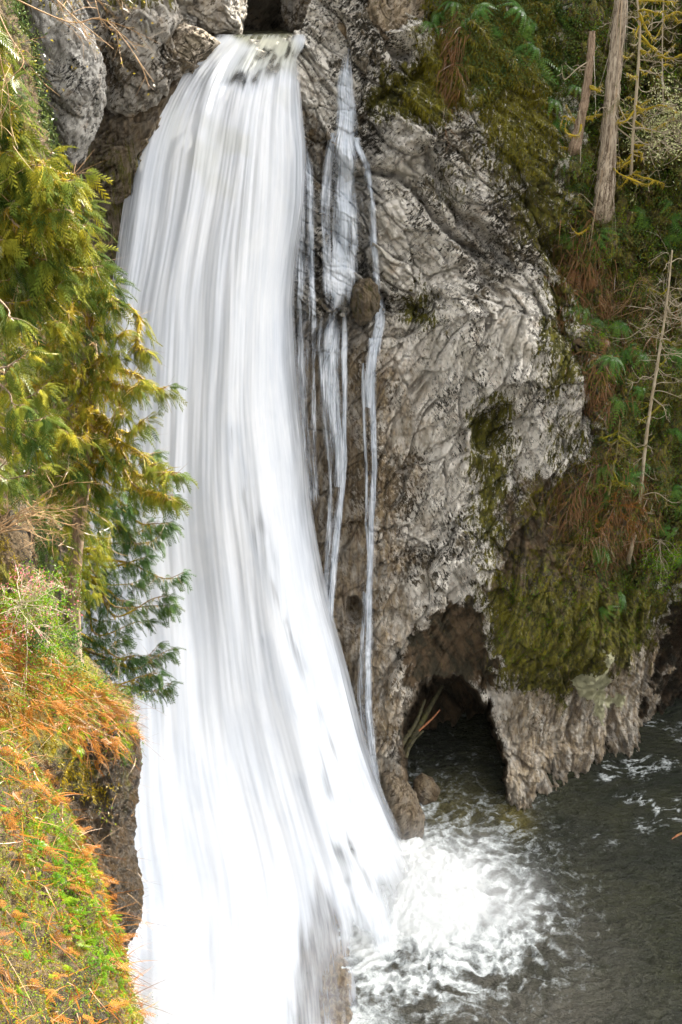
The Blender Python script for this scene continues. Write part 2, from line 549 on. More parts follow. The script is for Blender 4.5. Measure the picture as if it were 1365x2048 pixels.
def rock_h(q, sd):
    big = ridged(q * .42, 3, sd)
    med = fbm(q * 1.1, 4, sd + 7, .55)
    ter = fbm(q * .8 + 5, 3, sd + 13) * 5.0
    tf = ter - np.floor(ter)
    step = (np.floor(ter) + sstep(.62, .98, tf)) / 5.0
    n = noise(q * 1.9, sd + 20); crack = np.exp(-(n / .035) ** 2) * sstep(-.1, .25, noise(q * .6, sd + 25))
    n2 = noise(q * 4.3, sd + 22); crack2 = np.exp(-(n2 / .06) ** 2) * sstep(-.1, .3, noise(q * 1.6, sd + 26))
    fine = ridged(q * 4.2, 3, sd + 30, .6)
    return .32 * big + .20 * med + .22 * step - .14 * crack - .10 * crack2 + .10 * fine


H = rock_h(qb, 100) * (1 - lowzone) + rock_h(qa, 200) * lowzone
H *= .62
QQ = np.where((lowzone > .5)[..., None], qa, qb)
QQ = QQ + .07 * np.stack([noise(QQ * 2.3, 71 + k) for k in range(3)], -1)
f1, e1 = facets(QQ * .55, 5, 1.1); f2, e2 = facets(QQ * 1.6, 6, 1.2); f3, e3 = facets(QQ * 4.2, 7, 1.3)
H += .62 * f1 + .27 * f2 + .10 * f3 - .22 * sstep(.06, .0, e1) - .10 * sstep(.08, .0, e2)
del QQ
H += .55 * fbm(P0 * .22, 3, 90)
# smoother water-polished rock close to the fall and low on the wall
smooth = np.maximum(sstep(800, 700, GX + wob * .5) * sstep(650, 760, GY), 0)
smooth = np.maximum(smooth, sstep(-10, 25, sdpoly([(825, 1370), (830, 1270), (870, 1225), (935, 1195), (960, 1300), (975, 1380)], WX, WY)) * .9)
H *= 1 - .6 * smooth
# vertical fluting in the foot pillars
flute = sdpoly([(990, 1380), (1340, 1240), (1345, 1520), (1000, 1680)], WX, WY)
fl = sstep(-20, 30, flute)
H += fl * (.36 * ridged(rot_coords(P0, R(-12), .28 * 5, .28), 3, 300) + .18 * ridged(rot_coords(P0, R(-12), 4.2, .5), 3, 310))
# diagonal faults
for pts, dep, wd in (([(740, 330), (800, 350), (840, 385), (870, 440), (905, 475), (950, 505)], 1.0, 9),
                     ([(850, 300), (885, 360), (915, 430), (960, 460), (1000, 500), (1030, 540)], .9, 11),
                     ([(880, 430), (960, 530), (1010, 600)], .5, 7), ([(760, 600), (840, 620), (880, 590)], .8, 10),
                     ([(720, 240), (770, 190), (850, 140)], .7, 10), ([(900, 1270), (1000, 1180), (1010, 1130)], .4, 9),
                     ([(790, 1230), (860, 1260)], .3, 10), ([(760, 1400), (745, 1250), (760, 1100)], .4, 12),
                     ([(1110, 480), (1120, 650), (1180, 760), (1190, 870)], .7, 14), ([(1150, 1390), (1140, 1480)], .9, 10),
                     ([(1228, 1380), (1218, 1500)], .6, 8), ([(1090, 60), (1130, 280)], .6, 15)):
    H -= dep * np.exp(-(dline(pts, GX + wob * .35, GY + wob2 * .35) / wd) ** 2)
# hollows
OVAL = [(938, 880), (945, 850), (965, 820), (990, 802), (1030, 806), (1035, 840), (1012, 880), (985, 905), (950, 908)]
H -= 1.3 * sstep(-6, 22, sdpoly(OVAL, GX + wob * .15, GY + wob2 * .15))
ARCH = [(828, 1370), (826, 1285), (850, 1240), (900, 1210), (955, 1190), (968, 1290), (1000, 1375), (920, 1368), (880, 1364)]
H -= .9 * sstep(-35, 50, sdpoly(ARCH, GX + wob * .25, GY + wob2 * .25))
POT = [(690, 1225), (697, 1200), (712, 1196), (726, 1215), (727, 1245), (712, 1262), (697, 1252)]
H -= .9 * sstep(-5, 12, sdpoly(POT, GX + wob * .05, GY + wob2 * .05))
H += 1.1 * sstep(0, 40, sdpoly([(720, 60), (850, 40), (840, 90), (800, 105), (735, 80)], GX + wob * .1, GY)) * 1.0
H -= 1.0 * sstep(-8, 14, sdpoly([(770, 95), (830, 95), (820, 118), (785, 112)], GX, GY))
H += .9 * sstep(-20, 30, sdpoly([(790, 240), (860, 240), (870, 300), (800, 310)], WX, WY))
P = P0 + fw * H[..., None]
# far recess at the right and the cave: carved deep into the wall
P = P + (-dr) * (6.5 * sstep(-7, 9, cs))[..., None]
vegs = sstep(-30, 40, sdpoly([(1085, -80), (1140, 250), (1115, 470), (1145, 640), (1195, 850), (1150, 930), (1140, 1040), (1180, 1150), (1350, 1180), (3000, 1250), (3000, -2000), (1085, -2000)], WX, WY))
NRM = grid_normals(P)
P = P + NRM * ((.35 * fbm(P0 * 1.3, 4, 401, .6) + .5 * fbm(P0 * .5, 3, 411)) * vegs)[..., None]

MOSS = [
    ([(725, 230), (745, 170), (800, 120), (850, 105), (860, -60), (1110, -60), (1130, 250), (1112, 300), (1075, 350), (1060, 420), (1030, 380), (1000, 300), (940, 205), (900, 245), (850, 235), (790, 245)], .80),
    ([(1060, 300), (1130, 260), (1150, 480), (1160, 640), (1180, 760), (1120, 720), (1090, 600), (1080, 460), (1030, 480), (1010, 400)], .75),
    ([(850, 330), (940, 320), (950, 420), (900, 430), (860, 390)], .45), ([(940, 210), (1060, 260), (1060, 420), (1000, 440), (950, 380)], .50),
    (OVAL, .9), ([(940, 920), (1015, 900), (1020, 1010), (1000, 1110), (955, 1110), (945, 1000)], .85),
    ([(1040, 960), (1160, 930), (1190, 1180), (1140, 1320), (1000, 1330), (960, 1160), (1020, 1120), (1100, 1060), (1040, 1050)], .52),
    ([(1085, 560), (1150, 560), (1175, 740), (1100, 800), (1075, 700)], .75), ([(1100, 830), (1180, 780), (1185, 950), (1060, 960)], .55),
    (ARCH, .22), ([(960, 1180), (1330, 1150), (1340, 1240), (1270, 1330), (1120, 1400), (1000, 1370)], .74),
    ([(800, 605), (870, 600), (870, 650), (810, 645)], .9), ([(760, 560), (880, 540), (900, 600), (800, 620)], .35),
    ([(880, 20), (720, 70), (850, 80)], .4)]
moss = np.zeros_like(GX) - .1
for pl, w in MOSS: moss = np.maximum(moss, w * sstep(-62, 40, sdpoly(pl, WX, WY)))
moss = np.maximum(moss, .62 * vegs)
LICH = [[(1150, 1368), (1170, 1345), (1195, 1335), (1200, 1370), (1180, 1385), (1165, 1390)], [(1218, 1412), (1225, 1395), (1245, 1390), (1250, 1410), (1230, 1420)],
        [(1185, 1390), (1215, 1300), (1222, 1330), (1210, 1400), (1200, 1450), (1190, 1440)]]
lich = np.zeros_like(GX) - .2
for pl in LICH: lich = np.maximum(lich, sstep(-14, 10, sdpoly(pl, GX + wob * .4, GY + wob2 * .4)) * .95)
lich = np.maximum(lich, .28 * sstep(-10, 30, sdpoly([(1080, 1310), (1320, 1230), (1300, 1420), (1100, 1450)], WX, WY)))
earth = np.maximum(.62 * vegs, .8 * sstep(-15, 15, sdpoly([(1150, 420), (1180, 480), (1140, 640), (1200, 700), (1205, 880), (1185, 880), (1170, 740), (1110, 600), (1120, 500)], WX, WY)))
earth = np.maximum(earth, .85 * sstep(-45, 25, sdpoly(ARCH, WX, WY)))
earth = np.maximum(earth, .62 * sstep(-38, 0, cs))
earth = np.maximum(earth, .85 * sstep(-15, 15, sdpoly([(1345, 1190), (1500, 1150), (1500, 1700), (1280, 1700), (1290, 1470), (1310, 1330)], WX, WY)))  # browner and darker in the far right recess
earth = np.maximum(earth, .36 * sstep(-60, 60, sdpoly([(1060, 1340), (1320, 1250), (1320, 1500), (1060, 1640), (1000, 1500)], WX, WY)))
earth = np.maximum(earth, .62 * sstep(-50, 40, sdpoly([(1020, 960), (1180, 900), (1340, 1160), (1330, 1240), (1270, 1330), (1120, 1400), (1000, 1370), (960, 1180)], WX, WY)))
earth = np.maximum(earth, .46 * sstep(-40, 40, sdpoly([(850, 300), (930, 300), (1030, 520), (1080, 640), (1000, 640), (900, 500)], WX, WY)))
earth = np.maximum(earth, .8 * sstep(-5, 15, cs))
earth = np.maximum(earth, .75 * sstep(-14, 14, sdpoly([(855, 100), (1050, -20), (1060, 130), (960, 190), (900, 230), (860, 180)], WX, WY)))
wet = sstep(770, 690, GX + wob * .5) * sstep(210, 340, GY)
wet = np.maximum(wet * .80, .75 * sstep(-10, 20, sdpoly([(600, 280), (640, 260), (765, 300), (765, 560), (770, 640), (700, 690), (620, 660)], WX, WY)))
wet = np.maximum(wet, .8 * sstep(-14, 14, sdpoly([(725, 235), (790, 250), (740, 330)], WX, WY)))
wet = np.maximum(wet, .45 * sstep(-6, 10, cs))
wet = np.maximum(wet, .85 * sstep(-15, 15, sdpoly([(1345, 1190), (1500, 1150), (1500, 1700), (1280, 1700), (1290, 1470), (1310, 1330)], WX, WY)))  # same recess outline, darkened and made glossier
wet = np.maximum(wet, .6 * sstep(1.2, 0.1, P[..., 2] + .25 * wob / 30))
wet = np.maximum(wet, .7 * sstep(560, 480, GX))
stain = sstep(900, 740, GX + wob * 2) * sstep(560, 760, GY) * .9
stain = np.maximum(stain, .9 * sstep(-10, 15, sdpoly([(605, 150), (625, 240), (660, 270), (650, 330), (620, 400), (604, 300)], WX, WY)))
stain = np.maximum(stain, .8 * fl)
keep = sdpoly(OPEN, GX, GY) < 0
F = grid_faces(*GX.shape, mask=keep)
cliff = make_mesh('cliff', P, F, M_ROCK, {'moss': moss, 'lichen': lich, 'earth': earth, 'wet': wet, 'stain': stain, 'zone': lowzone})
tag(cliff, 'tall grey and tan schist gorge wall streaked with moss, right of the waterfall', 'cliff', kind='structure')
CP, CN = P, NRM
del H, qa, qb, Q, warp


def on_cliff(px, py, off=0.0):
    px = np.asarray(px, float); py = np.asarray(py, float)
    i = np.clip(np.searchsorted(ys, py), 0, len(ys) - 1); j = np.clip(np.searchsorted(xs, px), 0, len(xs) - 1)
    return CP[i, j] + CN[i, j] * off


def cliff_n(px, py):
    i = np.clip(np.searchsorted(ys, py), 0, len(ys) - 1); j = np.clip(np.searchsorted(xs, px), 0, len(xs) - 1)
    return CN[i, j]


# ================================================================ boulders traced by outline, with real thickness
def blob(name, outline, Y, depth, mat, seed, label, cat='boulder', amp=.12, tilt=0.0, group=None, attr=None, nu=150, nv=110, phi=-40, kind=None):
    poly = np.asarray(outline, float)
    cx, cy = poly.mean(0)
    c = at(cx, cy, Y)
    scale = np.linalg.norm(c - CAM) / math.hypot(FPX, math.hypot(cx - 682.5, cy - 1024))
    th = np.linspace(0, 2 * math.pi, nu)
    # radius of outline along theta
    ang = np.arctan2(-(poly[:, 1] - cy), poly[:, 0] - cx); rad = np.hypot(poly[:, 0] - cx, poly[:, 1] - cy)
    o = np.argsort(ang); ang, rad = ang[o], rad[o]
    # dense sampling of straight edges
    aa, rd = [], []
    pts = poly[o]
    for k in range(len(pts)):
        p, q = pts[k], pts[(k + 1) % len(pts)]
        for t in np.linspace(0, 1, 10, endpoint=False):
            w = p + (q - p) * t; aa.append(math.atan2(-(w[1] - cy), w[0] - cx)); rd.append(math.hypot(w[0] - cx, w[1] - cy))
    aa, rd = np.array(aa), np.array(rd); o = np.argsort(aa); aa, rd = aa[o], rd[o]
    Rt = np.interp((th + math.pi) % (2 * math.pi) - math.pi, np.concatenate([aa - 2 * math.pi, aa, aa + 2 * math.pi]), np.tile(rd, 3))
    f = np.linspace(0, math.pi, nv)
    TH, PH = np.meshgrid(th, f)
    RR = np.tile(Rt, (nv, 1)) * scale
    q = np.sin(PH) ** .75; w = np.cos(PH)
    fd = unit(ray(cx, cy)); rt = np.array([1., 0, 0]); up = np.cross(rt, fd)
    V = c + (RR * q * np.cos(TH))[..., None] * rt + (RR * q * np.sin(TH))[..., None] * up - (depth * w)[..., None] * fd
    V[:, -1] = V[:, 0]
    n = unit(V - c)
    qq = rot_coords(V, R(phi), .55, 1.5) + seed * 3.1
    ter = fbm(qq * .9, 3, seed) * 4
    stp = (np.floor(ter) + sstep(.6, .98, ter - np.floor(ter))) / 4
    cr = np.exp(-(noise(qq * 1.7, seed + 9) / .04) ** 2)
    h = amp * (1.6 * stp + 1.2 * fbm(qq * 1.4, 4, seed + 3, .6) - .8 * cr + .3 * ridged(qq * 4, 3, seed + 5))
    fade = np.minimum(1, np.abs(np.sin(PH)) * 4)
    V = V + n * (h * fade)[..., None]
    V[:, -1] = V[:, 0]
    z = np.zeros(V.shape[:2])
    at_ = {'moss': z - .1, 'lichen': z - .3, 'earth': z - .2, 'wet': z, 'stain': z + .3}
    PX, PY = to_px(V)
    if attr: at_.update({k: (z + v(PX, PY, V) if callable(v) else z + v) for k, v in attr.items()})
    ob = make_mesh(name, V, grid_faces(nv, nu), mat, at_)
    tag(ob, label, cat, group, kind)
    return ob


blob('boulder', [(40, -60), (150, -50), (192, 60), (211, 140), (207, 200), (185, 255), (150, 320), (122, 338), (95, 300), (70, 200), (40, 100)], 39.0, 2.2, M_ROCK_L, 3,
     'large smooth grey boulder wedged high above the cedar branches, upper left', amp=.16, attr={'moss': lambda x, y, v: .5 * sstep(90, 0, y), 'stain': 0.0})
blob('rock_outcrop', [(190, 70), (245, 0), (345, -20), (368, 45), (345, 75), (360, 115), (388, 128), (350, 165), (300, 215), (240, 240), (205, 215)], 42.5, 2.2, M_ROCK_L, 5,
     'craggy grey outcrop left of the falls brink, beside the large smooth boulder', 'rock', amp=.26, attr={'moss': lambda x, y, v: .55 * sstep(60, 0, y), 'stain': .3})
blob('rock_slab', [(322, 100), (345, 66), (370, 52), (415, 72), (440, 88), (415, 108), (392, 125), (384, 150), (362, 135), (335, 130)], 42.6, 1.0, M_ROCK_T, 7,
     'pale sunlit rock slab the falls spill past at their upper left edge', 'rock', amp=.14, attr={'stain': 0.0})
blob('rock_outcrop', [(345, -80), (490, -80), (488, 20), (476, 70), (430, 74), (385, 60), (352, 30)], 46.0, 1.8, M_ROCK_L, 9,
     'pale grey rock just left of the dark gap above the falls', 'rock', amp=.2, attr={'stain': .3})
blob('rock_outcrop', [(565, -80), (720, -80), (705, 30), (650, 48), (610, 62), (580, 55), (572, 20)], 48.0, 1.8, M_ROCK_L, 13,
     'grey rock just right of the dark gap above the falls', 'rock', amp=.24, attr={'stain': .4, 'wet': .35})
blob('boulder', [(624, 78), (640, 52), (672, 42), (705, 48), (722, 72), (690, 82)], 45.3, .8, M_ROCK_T, 15,
     'small brown boulder sitting on the ledge right of the falls brink', amp=.08, attr={'stain': .9})
blob('rock_outcrop', [(720, 60), (730, -60), (870, -60), (850, 45), (838, 75), (815, 98), (770, 88), (735, 82)], 44.8, 1.5, M_ROCK_T, 16,
     'tan overhanging rock above the top of the side cascade', 'rock', amp=.22, attr={'stain': .5, 'moss': lambda x, y, v: .4 * sstep(60, -10, y)})
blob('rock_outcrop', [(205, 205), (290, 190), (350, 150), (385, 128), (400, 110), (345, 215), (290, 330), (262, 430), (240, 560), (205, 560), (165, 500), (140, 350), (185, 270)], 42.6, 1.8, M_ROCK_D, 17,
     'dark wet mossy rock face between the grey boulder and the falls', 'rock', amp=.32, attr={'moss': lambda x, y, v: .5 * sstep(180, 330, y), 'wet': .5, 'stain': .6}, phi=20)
blob('boulder', [(702, 608), (708, 575), (722, 558), (742, 556), (756, 570), (761, 596), (757, 622), (742, 646), (720, 648), (708, 632)], 41.3, .8, M_ROCK_D, 19,
     'dark brown rounded boulder that splits the side cascade', amp=.10, attr={'moss': .4, 'wet': .75, 'stain': .8})
blob('boulder', [(762, 1548), (790, 1540), (812, 1560), (838, 1600), (850, 1640), (842, 1680), (800, 1680), (775, 1620)], 34.9, 1.0, M_ROCK_T, 21,
     'pale ribbed rock standing at the foot of the falls beside the splash', 'rock', amp=.12, attr={'stain': .6, 'wet': .5}, phi=60)
blob('boulder', [(826, 1590), (828, 1560), (845, 1546), (866, 1556), (880, 1580), (872, 1604), (845, 1612)], 36.6, .7, M_ROCK_T, 23,
     'small rounded brown rock in the water by the cave mouth', 'rock', amp=.07, attr={'stain': .9, 'wet': .65})


#@@SPUR@@
# upstream gap: dark canyon behind the brink, water surface and back wall
def sheet(name, pts, nu, nv, mat, amp, seed, sc=1.0, attr=None, uvscale=None):
    """smooth loft through rows of world points, displaced by noise"""
    rows = [curve3(r, nu) for r in pts]
    G = np.stack(rows, 0)
    G = np.stack([curve3(G[:, k], nv) for k in range(nu)], 1)
    n = grid_normals(G)
    h = amp * (fbm(G * sc, 5, seed, .6) + .6 * ridged(G * sc * 1.7, 4, seed + 8, .55) - .3)
    G = G + n * h[..., None]
    z = np.zeros(G.shape[:2]); PX, PY = to_px(G)
    at_ = {'moss': z - .1, 'lichen': z - .3, 'earth': z - .2, 'wet': z, 'stain': z}
    if attr: at_.update({k: (z + (v(PX, PY, G) if callable(v) else v)) for k, v in attr.items()})
    o = make_mesh(name, G, grid_faces(nv, nu), mat, at_)
    return o, G, grid_normals(G)


SE = ([1660, 1720, 1760, 1800, 1860, 1930, 2000, 2060, 2160], [640, 648, 662, 680, 700, 712, 712, 702, 700])
o, _, _ = sheet('rock_spur', [[at(e - w - 60, y, Y0 + 3.5), at(e - w - 20, y, Y0 + 1.4), at(e - w + 10, y, Y0 + .3), at(e - w * .5, y, Y0 - .1), at(e - 12, y, Y0 + .1), at(e, y, Y0 + .9), at(e - 8, y, Y0 + 3)]
                             for y, w, Y0 in ((1640, 40, 32.6), (1700, 60, 31.3), (1750, 80, 30.7), (1850, 120, 29.0), (1950, 150, 26.8), (2048, 150, 24.7), (2160, 150, 23.4)) for e in [float(np.interp(y, SE[0], SE[1]))]],
                110, 170, M_ROCK_T, .28, 73, .9, {'stain': 1.0, 'wet': .5})
tag(o, 'smooth brown rock spur showing through the veils at the bottom of the falls', 'rock')
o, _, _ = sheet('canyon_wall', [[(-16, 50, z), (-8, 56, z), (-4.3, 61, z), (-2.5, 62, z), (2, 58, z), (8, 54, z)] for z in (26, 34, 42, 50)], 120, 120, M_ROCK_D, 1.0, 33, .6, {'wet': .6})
tag(o, 'dark canyon wall upstream of the brink', 'cliff', kind='structure')

# ================================================================ the waterfall
LEFT = np.array([(40, 462), (70, 436), (100, 395), (150, 345), (200, 312), (250, 288), (300, 271), (400, 249), (500, 232), (600, 215), (800, 185), (1100, 160), (2200, 140)], float)
RIGHT = np.array([(40, 640), (70, 622), (100, 604), (150, 603), (200, 606), (300, 613), (400, 610), (500, 598), (600, 592), (800, 602), (1000, 622), (1200, 660), (1400, 708), (1500, 738), (1600, 775), (1680, 812), (1760, 850), (1850, 880), (2200, 920)], float)


def fall_r(px, py):
    """how far the water stands in front of the wall: fraction along the line of sight"""
    base = np.interp(py, [40, 80, 200, 600, 1200, 1500, 1700, 1850, 1950, 2048, 2200], [1.0, .985, .965, .95, .925, .895, .86, .818, .765, .715, .65])
    edge = np.interp(py, [40, 80, 200, 1200, 1500, 1600, 1700, 1800, 1900, 2048, 2200], [1.0, .99, .985, .967, .945, .92, .89, .872, .85, .80, .75])
    Rx = np.interp(py, RIGHT[:, 0], RIGHT[:, 1])
    k = sstep(0, 130, Rx - px)
    return edge * (1 - k) + base * k


nv, nu = 1100, 360
pv = np.linspace(69, 2130, nv); uu = np.linspace(0, 1, nu)
PYv, U = np.meshgrid(pv, uu, indexing='ij')
Lx = np.interp(PYv, LEFT[:, 0], LEFT[:, 1]); Rx = np.interp(PYv, RIGHT[:, 0], RIGHT[:, 1])


def smooth_rows(A, k=25):
    ker = np.hanning(k); ker /= ker.sum()
    pad = np.pad(A, ((k // 2, k // 2), (0, 0)), mode='edge')
    return np.stack([np.convolve(pad[:, j], ker, 'valid') for j in range(A.shape[1])], 1)


Lx = smooth_rows(Lx[:, :1], 75) + 0 * Lx; Rx = smooth_rows(Rx[:, :1], 75) + 0 * Rx
PXv = Lx + (Rx - Lx) * U
PXv = PXv + 3 * np.sin(PYv * .013 + U * 9)
Dv = ray(PXv, PYv)
Tv = (A0 + A1 * 31) / (Dv[..., 1] - A1 * Dv[..., 2])
frr = smooth_rows(fall_r(PXv, PYv)[:, ::12], 141)
frr = np.stack([np.interp(np.arange(nu), np.arange(0, nu, 12), r_) for r_ in frr])
Tv = Tv * frr * 1.005
FP = CAM + Dv * Tv[..., None]
Vm = np.concatenate([np.zeros((1, nu)), np.cumsum(np.linalg.norm(np.diff(FP, axis=0), axis=-1), 0)], 0)
Um = U * 13.0
Vm = Vm[:, nu // 2:nu // 2 + 1] + 0 * Vm
fc = np.stack([Um * .9, Vm * .13, Um * 0 + 3], -1)
disp = .35 * fbm(fc * .6, 2, 501) + .05 * fbm(np.stack([Um * 2.4, Vm * .16, Um * 0], -1), 2, 511)
disp += .22 * sstep(500, 60, PYv) * fbm(np.stack([Um * .45, Vm * .35, Um * 0 + 9], -1), 3, 531)
disp *= sstep(60, 170, PYv)
Nf = grid_normals(FP)
FP = FP + Nf * disp[..., None]
ed = np.minimum(U * (Rx - Lx), (1 - U) * (Rx - Lx))
dens = 1.35 - 1.15 * np.exp(-np.clip((1 - U) * (Rx - Lx), 0, None) / np.interp(PYv, [40, 200, 400, 600, 900, 1400, 1700, 2048], [6, 12, 22, 24, 30, 22, 40, 60]))
dens -= 1.0 * np.exp(-np.clip(U * (Rx - Lx), 0, None) / np.interp(PYv, [40, 200, 400, 600, 1000], [14, 34, 46, 70, 80]))
GAP = [(606, 1700), (622, 1712), (645, 1735), (690, 1800), (735, 1870), (790, 1940), (900, 2200), (560, 2200), (556, 2010), (566, 1900), (600, 1830), (618, 1760)]
gq = fbm(np.stack([Um * 1.5, Vm * .12, 0 * Um + 1], -1), 3, 541)
gp = sstep(-30, 46, sdpoly(GAP, PXv + 20 * gq, PYv + 120 * gq))
inner = sstep(-5, 45, sdpoly([(648, 1745), (690, 1850), (712, 1960), (712, 2200), (900, 2200), (735, 1880)], PXv, PYv))
dens -= .82 * gp + .85 * inner
dens -= .6 * sstep(84, 69, PYv + 6 * fbm(FP * 1.5, 2, 547))
# the sheet frays where it meets the pool
fray = sstep(2.2, .1, FP[..., 2] + 1.2 * fbm(np.stack([Um * 1.6, Vm * .5, 0 * Um + 6], -1), 3, 553)) * sstep(640, 720, PXv)
dens -= 1.0 * fray
# thin green-brown tongues where the water slides over the brink
br = sstep(-12, 25, sdpoly([(455, 60), (600, 60), (606, 110), (598, 160), (540, 160), (500, 190), (440, 165), (475, 110), (500, 98)], PXv + 25 * fbm(FP * .7, 3, 551), PYv))
dens -= .80 * br * (.55 + .9 * sstep(-.25, .25, fbm(np.stack([Um * .8, Vm * .9, 0 * Um + 2], -1), 3, 549)))
dens -= 1.6 * sstep(-10, 30, sdpoly([(716, 1940), (760, 1915), (800, 1880), (880, 1850), (1100, 1850), (1100, 2300), (716, 2300)], PXv + 20 * fbm(FP * .9, 3, 545), PYv))
for pts, w, a in (([(462, 860), (485, 970), (530, 1130), (570, 1250), (640, 1420), (700, 1600)], 16, .34), ([(530, 1280), (590, 1420), (640, 1530), (700, 1700)], 15, .36),
                  ([(600, 1560), (640, 1650), (690, 1760)], 16, .34), ([(690, 1700), (750, 1780)], 20, .45), ([(570, 1240), (545, 1100), (500, 980)], 12, .22)):
    dens -= a * np.exp(-(dline(pts, PXv, PYv) / w) ** 2) * (.6 + 1.2 * sstep(-.2, .3, fbm(np.stack([Um * 2, Vm * .4, 0 * Um], -1), 2, 561)))
tint = .75 * br * sstep(180, 80, PYv) + .22 * sstep(.1, .5, fbm(FP * .5, 3, 571)) * sstep(560, 350, PYv) * sstep(0, 60, Rx - PXv) + .15 * np.exp(-((PXv - 345) / 18) ** 2) * sstep(420, 200, PYv)
M_FALL = water_fall_mat('falling water', us=8.0, vs_=.42, shade=(.59, .635, .71), soft=1.2, mott=1.0)
fall = make_mesh('waterfall', FP, grid_faces(nv, nu), M_FALL, {'dens': dens, 'tint': tint}, uv=np.stack([Um, Vm], -1))
tag(fall, 'broad silky white waterfall fanning out as it drops into the pool', 'waterfall')


# side cascades: ribbons of water following the rock
def box(A, k, ax):
    c = np.cumsum(np.pad(A, [(k + 1, k) if a == ax else (0, 0) for a in (0, 1)], mode='edge'), axis=ax)
    sl = [slice(None)] * 2; s0 = list(sl); s1 = list(sl)
    s0[ax] = slice(0, A.shape[ax]); s1[ax] = slice(2 * k + 1, 2 * k + 1 + A.shape[ax])
    return (c[tuple(s1)] - c[tuple(s0)]) / (2 * k + 1)


CD = CP[..., 1]
for _ in range(2): CD = box(box(CD, 9, 0), 5, 1)
CD = .7 * CD + .3 * CP[..., 1]


def on_smooth(px, py, off):
    i = np.clip(np.searchsorted(ys, py), 0, len(ys) - 1); j = np.clip(np.searchsorted(xs, px), 0, len(xs) - 1)
    return at(px, py, CD[i, j] - off)


def curtain(name, Lc, Rc, y0, y1, dfn, label, seed, mat, ribs=()):
    k = int((y1 - y0) / 2.0); nu_ = 90
    Yp, Us = np.meshgrid(np.linspace(y0, y1, k), np.linspace(0, 1, nu_), indexing='ij')
    Lc, Rc = np.array(Lc, float), np.array(Rc, float)
    Lx_ = smooth_rows(np.interp(Yp, Lc[:, 0], Lc[:, 1]), 31); Rx_ = smooth_rows(np.interp(Yp, Rc[:, 0], Rc[:, 1]), 31)
    Lx_ = Lx_ + (3.5 * fbm(np.stack([Yp * .02, 0 * Yp, 0 * Yp + seed], -1), 3, seed)); Rx_ = Rx_ + 3.5 * fbm(np.stack([Yp * .02, 0 * Yp + 5, 0 * Yp + seed], -1), 3, seed)
    X = Lx_ + (Rx_ - Lx_) * Us
    v = (Yp - y0) / 52.0; Uc = Us * 2.2
    G = on_smooth(X, Yp, .20 + .14 * np.sin(np.pi * Us))
    G = G + np.array([0, -1, 0.]) * (.12 * fbm(np.stack([Uc * 4, v * .5, Uc * 0], -1), 3, seed) + .05 * fbm(np.stack([Uc * 12, v * 1.2, Uc * 0], -1), 2, seed + 3))[..., None]
    d = dfn(X, Yp, Us) - .8 * (np.exp(-Us / .07) + np.exp(-(1 - Us) / .07))
    d = d + .22 * fbm(np.stack([Uc * 3, v * .5, Uc * 0 + 4], -1), 3, seed + 9)
    d = d - .8 * (1 - np.minimum(1, np.minimum(Yp - y0, y1 - Yp) / 70.))
    o = make_mesh(name, G, grid_faces(k, nu_), mat, {'dens': d, 'tint': 0 * d}, uv=np.stack([Uc, v], -1))
    return tag(o, label, 'cascade')


def bumps(X, Y, L, base):
    """water gathers round the given centre lines"""
    d = np.full(X.shape, float(base))
    for pts, w, a in L:
        pts = np.array(pts, float)
        cx = np.interp(Y, pts[:, 1], pts[:, 0]); on = (Y >= pts[0, 1] - 15) & (Y <= pts[-1, 1] + 15)
        d = np.maximum(d, np.where(on, base + (a - base) * np.exp(-((X - cx) / w) ** 2), base))
    return d
def ribbon_water(name, strands, label, seed, mat):
    Vs, Fs, de, uvs, n0 = [], [], [], [], 0
    for pts, w, dn in strands:
        pts = np.asarray(pts, float)
        k = max(30, int(np.abs(np.diff(pts[:, 1])).sum() / 3))
        c = curve3(np.column_stack([pts, np.broadcast_to(w, len(pts)), np.broadcast_to(dn, len(pts))]), k)
        nu_ = 26
        s = np.linspace(-1, 1, nu_)
        X = c[:, :1] + s[None] * c[:, 2:3] * .5; Yp = c[:, 1:2] + 0 * X
        G = on_smooth(X, Yp, (.30 + .25 * (1 - s ** 2))[None])
        v = np.concatenate([[0], np.cumsum(np.linalg.norm(np.diff(G[:, nu_ // 2], axis=0), axis=-1))])
        Uc = X / 50 + 0 * Yp; Vc = v[:, None] + 0 * Uc
        G = G + np.array([0, -1, 0.]) * (.10 * fbm(np.stack([Uc * 9, Vc * .6, Uc * 0], -1), 3, seed))[..., None]
        d = c[:, 3:4] + .0 * X - 1.1 * np.abs(s[None]) ** 2.2
        endf = np.minimum(1, np.minimum(np.arange(k), np.arange(k)[::-1]) / 14.)[:, None]
        d = d - (1 - endf) * .5
        Vs.append(G.reshape(-1, 3)); Fs.append(grid_faces(k, nu_) + n0); n0 += k * nu_
        de.append(d.ravel()); uvs.append(np.stack([Uc, Vc], -1).reshape(-1, 2))
    V = np.concatenate(Vs)
    o = make_mesh(name, V, np.concatenate(Fs), mat, {'dens': np.concatenate(de), 'tint': np.zeros(len(V))}, uv=np.concatenate(uvs))
    return tag(o, label, 'cascade')


M_CASC = water_fall_mat('cascade water', us=13, vs_=.9, shade=(.50, .55, .62), soft=.75, con=5.0)


